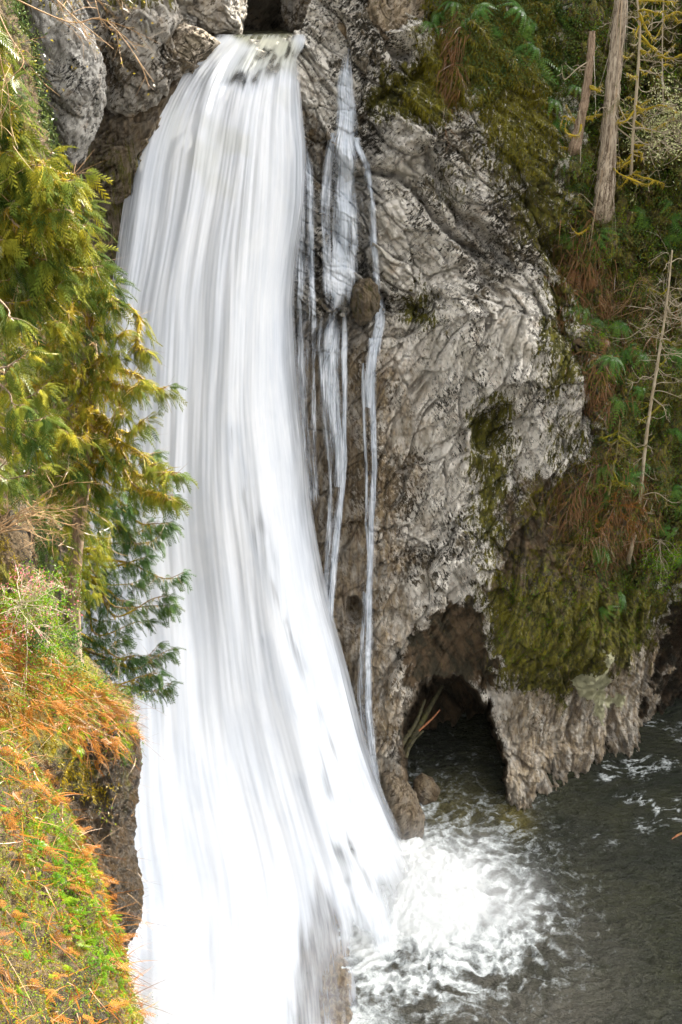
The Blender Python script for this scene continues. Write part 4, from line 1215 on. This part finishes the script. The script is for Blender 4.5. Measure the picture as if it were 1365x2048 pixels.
p, n = sampler(G1, N1, 9000, poly=[(60, 1250), (190, 1370), (225, 1400), (262, 1460), (262, 1510), (225, 1500), (150, 1450), (60, 1400)], nf=.0, seed=13)
leaves(b, p + n * rng.uniform(.02, .12, (len(p), 1)), n, rng.uniform(.03, .07, len(p)), .5)
stuff('leafy_ground_cover', b, M_LIME, 'bright green small leaved ground cover on the left bank', 'ground cover')
b = MB(); p, n = sampler(G2, N2, 900, poly=[(40, 1640), (110, 1650), (180, 1740), (205, 1830), (235, 1930), (200, 1950), (120, 1850), (60, 1760)], nf=-.1, seed=61)
add_sprays(b, p + n * .03, n + .7 * rng.normal(size=p.shape) + np.array([.2, -.2, .1]), rng.uniform(.10, .24, len(p)), .8)
p, n = sampler(G2, N2, 900, nf=.02, seed=62)
add_sprays(b, p + n * .03, n + .8 * rng.normal(size=p.shape), rng.uniform(.08, .20, len(p)), .8)
p, n = sampler(G1, N1, 500, poly=[(60, 1250), (190, 1370), (225, 1400), (262, 1460), (262, 1510), (225, 1500), (150, 1450), (60, 1400)], nf=-.05, seed=63)
add_sprays(b, p + n * .03, n + .7 * rng.normal(size=p.shape), rng.uniform(.12, .28, len(p)), .8)
stuff('fern_cover', b, M_LIME, 'lacy bright green fern fronds matted over the left bank', 'ferns')
b = MB(); p, n = sampler(G2, N2, 650, nf=-.02, seed=64)
add_sprays(b, p + n * .02, n * .5 + .6 * rng.normal(size=p.shape) + np.array([.1, -.3, -.6]), rng.uniform(.18, .42, len(p)), .8)
p, n = sampler(G1, N1, 700, poly=[(-80, 1180), (60, 1250), (120, 1340), (220, 1400), (245, 1460), (200, 1520), (160, 1500), (100, 1450), (-80, 1420)], seed=65)
add_sprays(b, p + n * .02, n * .5 + .6 * rng.normal(size=p.shape) + np.array([.1, -.3, -.5]), rng.uniform(.22, .50, len(p)), .8)
stuff('dead_fern_cover', b, M_DEAD, 'matted rust coloured dead fern fronds on the left bank', 'dead ferns')
b = MB(); p, n = sampler(G2, N2, 500, seed=15)
ribbons(b, p + n * .03, np.array([.1, -.1, -.1]) + .8 * rng.normal(size=p.shape) + n * .5, rng.uniform(.2, .7, len(p)), .009, 8, .25, .45)
p, n = sampler(G1, N1, 260, poly=[(60, 1280), (235, 1400), (285, 1480), (280, 1860), (240, 1860), (150, 1600), (60, 1500)], seed=17)
ribbons(b, p + n * .03, np.array([.1, -.1, -.1]) + .7 * rng.normal(size=p.shape) + n * .5, rng.uniform(.2, .6, len(p)), .010, 8, .3, .4)
p, n = sampler(G1, N1, 1300, poly=[(130, 1380), (240, 1390), (265, 1450), (220, 1520), (150, 1480)], seed=18)
ribbons(b, p + n * .03, np.array([.3, -.2, -.2]) + .6 * rng.normal(size=p.shape) + n * .5, rng.uniform(.2, .55, len(p)), .009, 6, .35, .35)
stuff('dry_twigs', b, M_STRAW, 'pale dry twigs tangled over the left bank', 'twigs')
# left wall: dark leaf mass behind the cedars
b = MB(); p, n = sampler(G3, N3, 26000, nf=-.15, seed=19)
leaves(b, p + n * rng.uniform(.0, .5, (len(p), 1)), n, rng.uniform(.05, .14, len(p)), .45)
stuff('understorey', b, M_LEAFD, 'dark leafy understorey on the gorge side behind the cedars', 'undergrowth')

# right slope
gi = (CP, CN)
vm = lambda x, y, g: (x > 1080) * sstep(1380, 1200, y)
VEG = [(1085, -80), (1140, 250), (1125, 420), (1150, 560), (1170, 700), (1200, 850), (1165, 960), (1150, 1080), (1200, 1170), (1350, 1200), (1460, 1200), (1460, -80)]
b = MB(); p, n = sampler(CP, CN, 56000, poly=VEG, nf=-.02, seed=23)
leaves(b, p + n * rng.uniform(.02, .35, (len(p), 1)), n, rng.uniform(.05, .12, len(p)), .5)
p, n = sampler(CP, CN, 16000, poly=[(850, -60), (900, 40), (920, 130), (960, 200), (1040, 150), (1130, 200), (1160, -60)], nf=.0, seed=25)
leaves(b, p + n * rng.uniform(.02, .25, (len(p), 1)), n, rng.uniform(.05, .11, len(p)), .5)
stuff('understorey', b, M_LEAFD, 'dark leafy undergrowth covering the steep slope at right', 'undergrowth')
b = MB(); p, n = sampler(CP, CN, 46000, poly=VEG, nf=.0, seed=27)
ribbons(b, p, n + .6 * rng.normal(size=p.shape) + down * .7, rng.uniform(.05, .16, len(p)), .035, 2, .3, .2)
p, n = sampler(CP, CN, 12000, poly=[(1040, 960), (1170, 930), (1190, 1180), (1140, 1320), (1000, 1330), (960, 1160), (1020, 1120), (1100, 1060), (1040, 1050)], nf=.10, seed=29)
ribbons(b, p, n * .4 + .25 * rng.normal(size=p.shape) + down, rng.uniform(.06, .18, len(p)), .02, 2, .2, .1)
p, n = sampler(CP, CN, 26000, poly=[(860, -60), (1100, -60), (1130, 250), (1075, 340), (1010, 300), (940, 205), (850, 235), (800, 220), (840, 120)], nf=.0, seed=31)
ribbons(b, p, n * .6 + .35 * rng.normal(size=p.shape) + down * .8, rng.uniform(.06, .20, len(p)), .03, 2, .2, .1)
stuff('moss', b, M_MOSSR, 'olive moss hanging over the right wall and slope', 'moss')
b = MB(); p, n = sampler(CP, CN, 14000, poly=VEG, nf=.12, seed=35)
leaves(b, p + n * rng.uniform(.05, .45, (len(p), 1)), n, rng.uniform(.05, .10, len(p)), .6)
p, n = sampler(CP, CN, 2500, poly=[(1000, 1150), (1300, 1150), (1280, 1280), (1020, 1330)], nf=.1, seed=36)
leaves(b, p + n * rng.uniform(.02, .15, (len(p), 1)), n, rng.uniform(.04, .08, len(p)), .6)
stuff('leafy_ground_cover', b, M_LIME, 'fresh green leaves scattered over the right slope', 'ground cover')
b = MB()
for (cx, cy, rx, ry, k) in [(a_, b_, c_ * 1.3, d_ * 1.2, int(e_ * .42)) for a_, b_, c_, d_, e_ in [(1150, 560, 30, 70, 900), (1200, 610, 40, 60, 1300), (1185, 720, 26, 50, 700), (1215, 790, 26, 40, 600), (1240, 700, 30, 60, 700), (905, 130, 18, 70, 700), (1190, 1010, 60, 60, 1500),
                            (1240, 1060, 60, 60, 1500), (1150, 1000, 30, 40, 500), (1215, 920, 30, 30, 400), (1270, 1000, 40, 60, 700), (1300, 640, 50, 60, 600), (1210, 1130, 30, 20, 200), (1170, 480, 30, 40, 300)]]:
    X = cx + rx * rng.normal(size=k) * .55; Yp = cy + ry * rng.normal(size=k) * .55
    pp = on_cliff(X, Yp, .12); nn = cliff_n(X, Yp)
    ribbons(b, pp, nn * .5 + .35 * rng.normal(size=pp.shape) + down * .9, rng.uniform(.3, .8, k), rng.uniform(.02, .045, k), 5, .3, .15)
stuff('dead_fronds', b, M_DEADR, 'rust brown curtains of dead fronds hanging on the right slope', 'dead fronds')


# ================================================================ ferns
def fern_mesh(nf=13, L=.85, seed=0, hang=.35):
    r = np.random.default_rng(seed); b = MB()
    for k in range(nf):
        a = k / nf * 2 * math.pi + r.uniform(-.2, .2)
        out = np.array([math.cos(a), math.sin(a), 0]); l = L * r.uniform(.7, 1.1)
        t = np.linspace(0, 1, 16)
        c = out * (t * l * .85)[:, None] + np.array([0, 0, 1]) * (l * (.55 * t - (.75 + hang) * t ** 2))[:, None]
        T_ = unit(np.gradient(c, axis=0)); s = unit(np.cross(T_, np.array([0, 0, 1.]))); 
        b.tube(c, np.linspace(.008, .003, 16), 3, r=0.9)
        w = .13 * l * np.sin(np.pi * np.clip(t * .92 + .08, 0, 1)) ** .6
        for sg in (1, -1):
            for i in range(1, 16):
                p0 = c[i]; d = s[i] * sg + T_[i] * .35 - np.array([0, 0, .25])
                e = p0 + d * w[i]; u_ = T_[i] * l * .026
                b.add([p0 - u_, p0 + u_, e + u_ * .3, e - u_ * .3], [[0, 1, 2, 3]], r=.2 + .6 * r.random())
    return b


def put_fern(first, px, py, sc, lab, grp, cat='fern', name='sword_fern', G=None, loc=None, nrm=None):
    o = first if not first.get('placed') else first.copy()
    if o is not first: COL.objects.link(o)
    first['placed'] = 1
    if loc is None: loc = on_cliff(px, py, .08); nrm = cliff_n(px, py)
    o.location = Vector([float(x) for x in loc])
    z = unit(np.array([0, 0, 1.0]) * .8 + nrm * .9)
    q = Vector([float(x) for x in z]).to_track_quat('Z', 'Y').to_euler()
    o.rotation_euler = q; o.rotation_euler.rotate_axis('Z', random.uniform(0, 6.28))
    o.scale = (sc, sc, sc)
    tag(o, lab, cat, grp)
    return o


fernA = fern_mesh(13, .85, 1).build('sword_fern', M_FERN)
fernB = fern_mesh(10, .85, 2, .8).build('sword_fern', M_FERN)
fernD = fern_mesh(16, .8, 3, 1.3).build('dead_fern', M_DEADR)
FERNS = [
    ('along the top edge of the wall', [(880, 25), (905, 12), (860, 55), (930, 45), (1035, 20), (1045, 60), (1040, 95), (1068, 85), (1080, 120), (1088, 150), (1060, 45), (1125, 20), (960, 20), (985, 60)]),
    ('left of the leaning trunk', [(1110, 200), (1128, 240), (1105, 165), (1150, 180), (1140, 330), (1160, 365), (1125, 130)]),
    ('on brown earth below the leaning trunk', [(1165, 455), (1150, 480), (1185, 470), (1210, 490)]),
    ('beside the rust dead fronds midway down', [(1165, 595), (1158, 620), (1180, 640), (1215, 640), (1235, 660), (1288, 655), (1300, 690), (1145, 605)]),
    ('in the thick patch left of the dead conifer', [(1215, 700), (1240, 715), (1262, 735), (1225, 745), (1250, 765), (1270, 780), (1235, 795), (1275, 710), (1205, 725), (1255, 700), (1258, 800)]),
    ('right of the big grey trunk base', [(1345, 430), (1355, 470), (1330, 480), (1300, 440), (1340, 400), (1280, 420)]),
    ('around the small mossy sapling', [(1200, 930), (1180, 960), (1215, 985), (1240, 950), (1275, 960), (1160, 985), (1290, 930), (1270, 1000), (1200, 1100), (1190, 1085)]),
    ('low on the mossy wall above the foot pillars', [(1235, 1190), (1205, 1215)]),
    ('at the right edge behind the dead conifer', [(1330, 820), (1350, 860), (1345, 980), (1330, 1060), (1355, 1110), (1310, 1120), (1350, 700), (1360, 1010)])]
ORD = ['first', 'second', 'third', 'fourth', 'fifth', 'sixth', 'seventh', 'eighth', 'ninth', 'tenth', 'eleventh', 'twelfth', 'thirteenth', 'fourteenth']
for k, (where, pts) in enumerate(FERNS):
    pts = sorted(pts)
    for j, (x, y) in enumerate(pts):
        put_fern(fernA if (j + k) % 2 == 0 else fernB, x, y, random.uniform(.8, 1.25), ORD[j] + ' from left of sword ferns ' + where, 'sword ferns ' + where)
for j, (x, y) in enumerate([(1150, 545), (1180, 560), (1190, 690), (1200, 600), (1215, 780), (1225, 620), (1240, 690), (905, 100)]):
    put_fern(fernD, x, y, random.uniform(.8, 1.1), ORD[j] + ' from left of the rust brown dead ferns hanging on the slope' if y > 300 else 'rust brown dead fern hanging under the top edge of the wall',
             'dead ferns on the right slope' if y > 300 else None, 'dead fern', 'dead_fern')
fernL = fern_mesh(9, .55, 5, .3).build('fern', M_LIME)
pf, nf_ = sampler(G2, N2, 12, poly=[(60, 1660), (160, 1690), (200, 1850), (120, 1850), (70, 1760)], seed=41)
o_ = np.argsort(-pf[:, 2]); pf, nf_ = pf[o_], nf_[o_]
for k in range(12):
    put_fern(fernL, 0, 0, random.uniform(.5, .8), ORD[k] + ' from top of the bright green ferns on the near slope', 'ferns on the near slope', loc=pf[k], nrm=nf_[k])
pf, nf_ = sampler(G1, N1, 5, poly=[(100, 1440), (140, 1430), (180, 1500), (150, 1520)], seed=43)
o_ = np.argsort(-pf[:, 2]); pf, nf_ = pf[o_], nf_[o_]
for k in range(5):
    put_fern(fernL, 0, 0, random.uniform(.6, .8), ORD[k] + ' from top of the light green ferns on the bluff', 'ferns on the bluff', loc=pf[k], nrm=nf_[k])


# ================================================================ trees on the right slope
def bare_tree(name, path, rads, label, mat, branches, bmat, subs=5, mossm=None, mossw=.5, sides=12, wob=.05, strips=0, stripm=None, cat='tree', glow=None):
    tp = np.array([at(*c) for c in path])
    root = empty(name, tp[0], label, cat)
    c = curve3(tp, 70); r = np.interp(np.linspace(0, 1, 70), np.linspace(0, 1, len(rads)), rads)
    b = MB()
    b.tube(c, r * (1 + .05 * np.sin(np.arange(70) * .9)), sides, wob=wob)
    b.build('trunk', mat, root)
    st = MB()
    for (f, az, L, sag, th) in branches:
        br, mo = MB(), MB()
        k = int(f * 69); a = c[k]
        out = np.array([math.cos(az), math.sin(az), 0])
        cc = curve3([a, a + out * L * .35 + np.array([0, 0, -sag * L * .5]), a + out * L * .75 + np.array([0, 0, -sag * L * .55]), a + out * L + np.array([0, 0, -sag * L * .1])] + rng.normal(size=(4, 3)) * .05 * L * np.array([[0], [2], [2.4], [3]]), 14)
        br.tube(cc, np.linspace(th, th * .3, 14), 4)
        for s in range(int(subs)):
            i = rng.integers(4, 13); d = unit(out * .7 + rng.normal(size=3) * .6)
            l = L * rng.uniform(.15, .4)
            p2 = curve3([cc[i], cc[i] + d * l * .5 + np.array([0, 0, -.1 * l]), cc[i] + d * l + np.array([0, 0, .05 * l])], 6)
            br.tube(p2, np.linspace(th * .5, th * .2, 6), 3)
        if mossm is not None and rng.random() < mossw:
            n = int(70 * L); i = rng.integers(0, 13, n); ff = rng.random((n, 1))
            ps = cc[i] * (1 - ff) + cc[i + 1] * ff
            ribbons(mo, ps, rng.normal(size=(n, 3)) * .5 + down * .6, rng.uniform(.05, .14, n), .04, 2, .3, .2)
            mo.tube(cc[:11], np.linspace(th + .015, th, 11), 5, wob=.4)
        bo = br.build('branch', bmat, root)
        if mo.v: mo.build('moss', mossm, bo)
    if strips:
        i = rng.integers(2, 60, strips); az = rng.uniform(math.pi, 2 * math.pi, strips)
        o = np.stack([np.cos(az), np.sin(az), 0 * az], -1)
        ribbons(st, c[i] + o * (r[i] * 1.02)[:, None], down + o * .12 + rng.normal(size=o.shape) * .05, rng.uniform(.6, 2.2, strips), rng.uniform(.02, .06, strips), 6, .1, .05, side=np.stack([-np.sin(az), np.cos(az), 0 * az], -1))
        st.build('bark_strip', stripm, root)
    return root


def rb(n, f0, f1, az0, az1, l0, l1, sag0=.2, sag1=.6, th=.018):
    th *= 1.3
    return [(random.uniform(f0, f1), random.uniform(az0 - .4, az1 + .4), random.choice((.35, .6, 1, 1, 1.2)) * random.uniform(l0, l1), random.uniform(sag0 - .4, sag1 + .4), th * random.uniform(.7, 1.4)) for _ in range(n)]


yb = float(on_cliff(1212, 392)[1]) - .7
bare_tree('cedar_snag', [(1198, 450, yb + 1.2), (1207, 405, yb + .1), (1214, 330, yb - .1), (1222, 220, yb - .1), (1232, 110, yb - .1), (1243, 0, yb - .1), (1252, -90, yb - .1)], [.50, .38, .32, .28, .25, .22, .19],
          'thick pale grey cedar trunk with peeling bark rising from the ferny slope', M_BARKG,
          rb(14, .1, .95, -.7, .5, .8, 2.2, .2, .7, .02) + rb(12, .05, .6, 2.6, 3.9, .6, 1.6, .3, .8, .016), M_TWIG, 4, M_MOSSGLOW, .25, sides=22, wob=.09, strips=44, stripm=M_STRIP)
yb = float(on_cliff(1150, 292)[1]) - .5
bare_tree('leaning_trunk', [(1140, 330, yb + 1.3), (1150, 296, yb + .1), (1160, 250, yb), (1172, 190, yb - .1), (1181, 120, yb - .2), (1185, 62, yb - .2)], [.28, .24, .18, .16, .14, .12],
          'broken brown trunk leaning right, left of the thick pale cedar', M_BARK, rb(7, .2, .95, 2.4, 4.4, .5, 1.3) + rb(5, .3, .9, -.6, .4, .4, 1.0), M_TWIG, 3, M_MOSSGLOW, .4, wob=.08, strips=10, stripm=M_TWIG)
yb = float(on_cliff(1262, 330)[1]) - .8
bare_tree('dead_sapling', [(1262, 365, yb + 1.6), (1263, 335, yb + .3), (1268, 250, yb), (1276, 150, yb - .1), (1280, 60, yb - .1), (1272, -30, yb - .1)], [.07, .06, .055, .05, .04],
          'slim dead sapling with mossy branches painted sun gold, right of the thick cedar', M_TWIG,
          rb(34, .02, .98, -.7, .6, .7, 2.3, .1, .5, .017) + rb(12, .1, .9, 2.5, 3.8, .4, 1.2, .1, .5, .014), M_TWIG, 7, M_MOSSGLOW, .6, sides=7)
yb = float(on_cliff(1318, 60)[1]) - .8
bare_tree('dead_sapling', [(1345, 440, yb - .2), (1330, 280, yb - .2), (1325, 100, yb), (1330, -60, yb)], [.04, .035, .03, .025],
          'very thin bare sapling close to the right edge near the top', M_TWIG, rb(20, .3, .98, -.9, .8, .5, 1.6, .1, .4, .012) + rb(18, .2, .98, 2.4, 4.0, .5, 1.8, .1, .4, .012), M_TWIG, 5, M_MOSSGLOW, .3, sides=6)
yb = float(on_cliff(1265, 1085)[1]) - .6
bare_tree('dead_conifer', [(1256, 1125, yb + 1.2), (1262, 1100, yb + .1), (1276, 1040, yb), (1284, 960, yb - .1), (1296, 850, yb - .2), (1315, 730, yb - .3), (1332, 620, yb - .3), (1345, 500, yb - .3)], [.13, .09, .08, .07, .06, .045, .03],
          'tall thin dead conifer leaning right with fine bare branches, lower right slope', M_TWIG,
          rb(44, .12, .98, -1.0, .7, .6, 1.9, .0, .35, .012) + rb(34, .2, .98, 2.3, 4.0, .5, 1.6, .0, .35, .011), M_TWIG, 5, M_MOSSR, .3, sides=8, wob=.08)
yb = float(on_cliff(1222, 980)[1]) - .5
bare_tree('mossy_sapling', [(1218, 990, yb), (1224, 950, yb), (1234, 900, yb), (1240, 840, yb - .1)], [.05, .045, .035, .02],
          'short mossy broken sapling left of the thin dead conifer', M_BARKM, rb(10, .1, .9, 2.4, 4.2, .5, 1.7, .1, .4, .02) + rb(9, .1, .9, -.8, .7, .4, 1.5, .1, .4, .018), M_BARKM, 6, M_MOSSR, .8, sides=7)


def bare_shrub(name, px, py, Y, n, L, dr, label, mat, sub=5, spread=.5, loc=None, th=.012, droop=.1, leafm=None, nleaf=0, lsz=.03, leafname='foliage'):
    base = at(px, py, Y) if loc is None else loc
    root = empty(name, base, label, 'shrub')
    b = MB(); lf = MB()
    for k in range(n):
        d = unit(np.array(dr) + rng.normal(size=3) * spread); l = L * rng.uniform(.6, 1.1)
        c = curve3([base + rng.normal(size=3) * .05, base + d * l * .4 + rng.normal(size=3) * .05 * l, base + d * l * .75 + rng.normal(size=3) * .07 * l, base + d * l + np.array([0, 0, -droop * l]) + rng.normal(size=3) * .08 * l], 16)
        b.tube(c, np.linspace(th, th * .3, 16), 4)
        T_ = unit(np.gradient(c, axis=0))
        tips = [c[-1]]
        for s in range(sub):
            i = rng.integers(4, 15); dd = unit(T_[i] + rng.normal(size=3) * .55); l2 = l * rng.uniform(.12, .4)
            c2 = curve3([c[i], c[i] + dd * l2 * .5 + rng.normal(size=3) * .03 * l2, c[i] + dd * l2 + np.array([0, 0, -droop * l2])], 7)
            b.tube(c2, np.linspace(th * .5, th * .2, 7), 3); tips.append(c2[-1])
            for s3 in range(3):
                dd3 = unit(dd + rng.normal(size=3) * .6); ribbons(b, c2[3 + s3:4 + s3], dd3[None], l2 * .5, th * .8, 3, .1, .2); tips.append(c2[3 + s3] + dd3 * l2 * .45)
        if nleaf:
            tp = np.array(tips); q = tp[rng.integers(0, len(tp), nleaf)] + rng.normal(size=(nleaf, 3)) * .06 * L
            leaves(lf, q, np.tile([.2, -.4, .7], (nleaf, 1)), rng.uniform(.7, 1.3, nleaf) * lsz, .6)
    b.build('stems', mat, root)
    if nleaf: lf.build(leafname, leafm, root, smooth=False)
    return root


# right slope shrubs
bare_shrub('bare_shrub', 1345, 650, float(on_cliff(1345, 650)[1]) - .3, 16, 3.2, (-.25, -.3, .8), 'grey bare twiggy shrub between the big cedar and the dead conifer', M_TWIG, 7, .5, th=.016)
bare_shrub('bare_shrub', 1215, 640, float(on_cliff(1215, 640)[1]) - .1, 12, 2.4, (.45, -.3, .75), 'bare straw coloured shrub arching above the dead fronds on the slope', M_STRAW, 6, .45, th=.013)
bare_shrub('leafy_shrub', 1380, 290, float(on_cliff(1370, 290)[1]) - .8, 26, 2.5, (-.45, -.3, .45), 'leafy shrub with painted sun glow behind the bare saplings at the right edge', M_TWIG, 6, .55, leafm=M_SUNGLOW, nleaf=60, lsz=.10, th=.015)
bare_shrub('bare_shrub', 1235, 1010, float(on_cliff(1235, 1010)[1]) - .1, 16, 1.7, (-.1, -.5, -.2), 'tangled brown dead brush hanging below the mossy sapling', M_DEAD, 7, .7, th=.013)
bare_shrub('leafy_shrub', 1320, 1080, float(on_cliff(1320, 1080)[1]) - .2, 12, 1.5, (.1, -.4, -.5), 'green leafy sprig hanging low at the right edge below the dead conifer', M_TWIG, 6, .5, leafm=M_LIME, nleaf=70, lsz=.09, th=.012)
bare_shrub('bare_shrub', 1170, 1070, float(on_cliff(1170, 1070)[1]) - .1, 10, 1.5, (-.1, -.5, -.3), 'pale brown dead twigs over the mossy wall, below the fern hollow', M_STRAW, 6, .7, th=.010)
# left shrubs
bare_shrub('bare_shrub', -20, -30, 17, 9, 2.4, (.8, .1, -.25), 'bare yellow lichened branches hanging in at the top left corner', M_STRAW, 8, .42, th=.013, leafm=M_MOSSY, nleaf=16, lsz=.04)
bare_shrub('bare_shrub', 0, 1060, 17.5, 14, 1.7, (.8, -.1, .25), 'pale dry branching shrub in the sun above the pink blossoms', M_STRAW, 8, .33, th=.011)
bare_shrub('flowering_shrub', 40, 1210, 17.2, 16, .95, (.35, -.2, .55), 'shrub dotted with small pink blossoms in the sun, left edge', M_TWIG, 8, .55, leafm=M_PINK, nleaf=20, lsz=.04, leafname='blossoms', th=.008)
bare_shrub('leafy_shrub', 60, 1250, 17.8, 24, 1.15, (.35, -.1, .5), 'yellow green leafy shrub around the pink blossoms', M_TWIG, 6, .6, leafm=M_LIME, nleaf=110, lsz=.05, th=.008)
bare_shrub('leafy_shrub', 100, 1310, 20.0, 20, 1.1, (.25, -.2, .5), 'deep green low shrub at the foot of the cedars', M_TWIG, 6, .6, leafm=M_CEDAR_D, nleaf=140, lsz=.06, th=.008)
bare_shrub('bare_shrub', 235, 1850, 19.8, 6, .8, (.8, -.1, .1), 'fine bare twigs sticking out from the bluff over the white water', M_STRAW, 5, .5, th=.008)
bare_shrub('leafy_shrub', 225, 1395, 21, 8, .7, (.8, -.1, .2), 'small pale leafy sprig on the bluff edge against the falls', M_TWIG, 5, .4, leafm=M_LIME, nleaf=40, lsz=.035, th=.006)
bare_shrub('bare_shrub', 262, 2020, 12.2, 6, .42, (.8, -.1, .5), 'tiny budding twigs at the bottom of the near slope', M_TWIG, 4, .35, th=.004, leafm=M_LIME, nleaf=12, lsz=.018)
bare_shrub('leafy_shrub', 150, 1620, 19.0, 14, .9, (.5, -.3, .5), 'thin yellow leaved shrub over the dark bluff face', M_STRAW, 6, .6, leafm=M_LIME, nleaf=26, lsz=.045, th=.006)

# ================================================================ driftwood
def log(name, pts, r0, r1, label, mat, stubs=2, group=None):
    c = curve3([at(*p) for p in pts], 24)
    b = MB(); b.tube(c, np.linspace(r0, r1, 24), 9, wob=.10)
    for k in range(stubs):
        i = rng.integers(4, 20); d = rng.normal(size=3); d[2] = abs(d[2])
        b.tube(curve3([c[i], c[i] + unit(d) * .15, c[i] + unit(d) * .3 + np.array([.05, 0, 0])], 5), np.linspace(r1 * .7, r1 * .2, 5), 5)
    return tag(b.build(name, mat), label, 'driftwood', group)


log('driftwood_log', [(806, 1512, 37.4), (835, 1460, 38.6), (868, 1400, 40.0), (885, 1372, 40.8)], .17, .09, 'mossy green driftwood log leaning in the left side of the cave', M_LOG)
log('driftwood_log', [(802, 1490, 37.2), (830, 1450, 38.0), (850, 1400, 39)], .12, .06, 'dark driftwood log jammed against the cave wall behind the mossy one', M_LOG)
log('driftwood_log', [(838, 1462, 37.6), (865, 1437, 38.2), (880, 1420, 38.6)], .05, .03, 'thin orange driftwood stick lying across the logs in the cave', M_LOGR, 0)
log('driftwood_log', [(812, 1515, 37.0), (822, 1488, 37.4), (846, 1462, 38.0)], .09, .05, 'short dark driftwood piece at the bottom of the cave jam', M_LOG)
w0 = at_z(1325., 1692.); w1 = at_z(1385., 1655.)
b = MB(); b.tube(curve3([w0, (w0 + w1) / 2 + np.array([0, 0, .04]), w1 + np.array([.3, 0, .02])], 12), np.linspace(.05, .09, 12), 8, wob=.08)
tag(b.build('driftwood_log', M_LOGR), 'reddish driftwood stick afloat at the right edge of the pool', 'driftwood')


# ================================================================ mist
def mist_mat(dens, sharp):
    m = NT('mist')
    tc = m.n('TexCoord')
    vl = m.n('VectorMath', operation='LENGTH'); m.t.links.new(tc.outputs['Object'], vl.inputs[0])
    f = m.mapr(vl.outputs['Value'], .98, .15, 0, 1)
    mp = m.n('Mapping'); mp.inputs['Scale'].default_value = (2, 2, 2); m.t.links.new(tc.outputs['Object'], mp.inputs['Vector'])
    n = m.mapr(m.noise(mp.outputs[0], 1.3, 3, .6), .35, .7, .3, 1.2)
    d = m.math('MULTIPLY', m.math('MULTIPLY', m.math('POWER', f, sharp), n), dens)
    v = m.n('VolumePrincipled', {'Color': (.97, .98, 1.0), 'Density': d, 'Anisotropy': .2})
    m.t.links.new(v.outputs[0], m.out.inputs['Volume'])
    return m.m


def mist(name, c, r, dens, label, sharp=1.3):
    u = np.linspace(0, 2 * math.pi, 25); w = np.linspace(0, math.pi, 13)
    U_, W_ = np.meshgrid(u, w)
    V = np.stack([np.cos(U_) * np.sin(W_), np.sin(U_) * np.sin(W_), np.cos(W_)], -1)
    o = make_mesh(name, V, grid_faces(13, 25)[:, ::-1], mist_mat(dens, sharp))
    o.location = Vector([float(x) for x in c]); o.scale = r
    return tag(o, label, 'mist', kind='stuff')


mist('mist', at(330, 2010, 22.5), (5.0, 2.4, 2.6), .40, 'white spray mist drifting at the foot of the main falls')
mist('mist', at(900, 1800, 29.5), (5.0, 3.4, 3.6), .45, 'thin mist around the splash and the cave mouth')
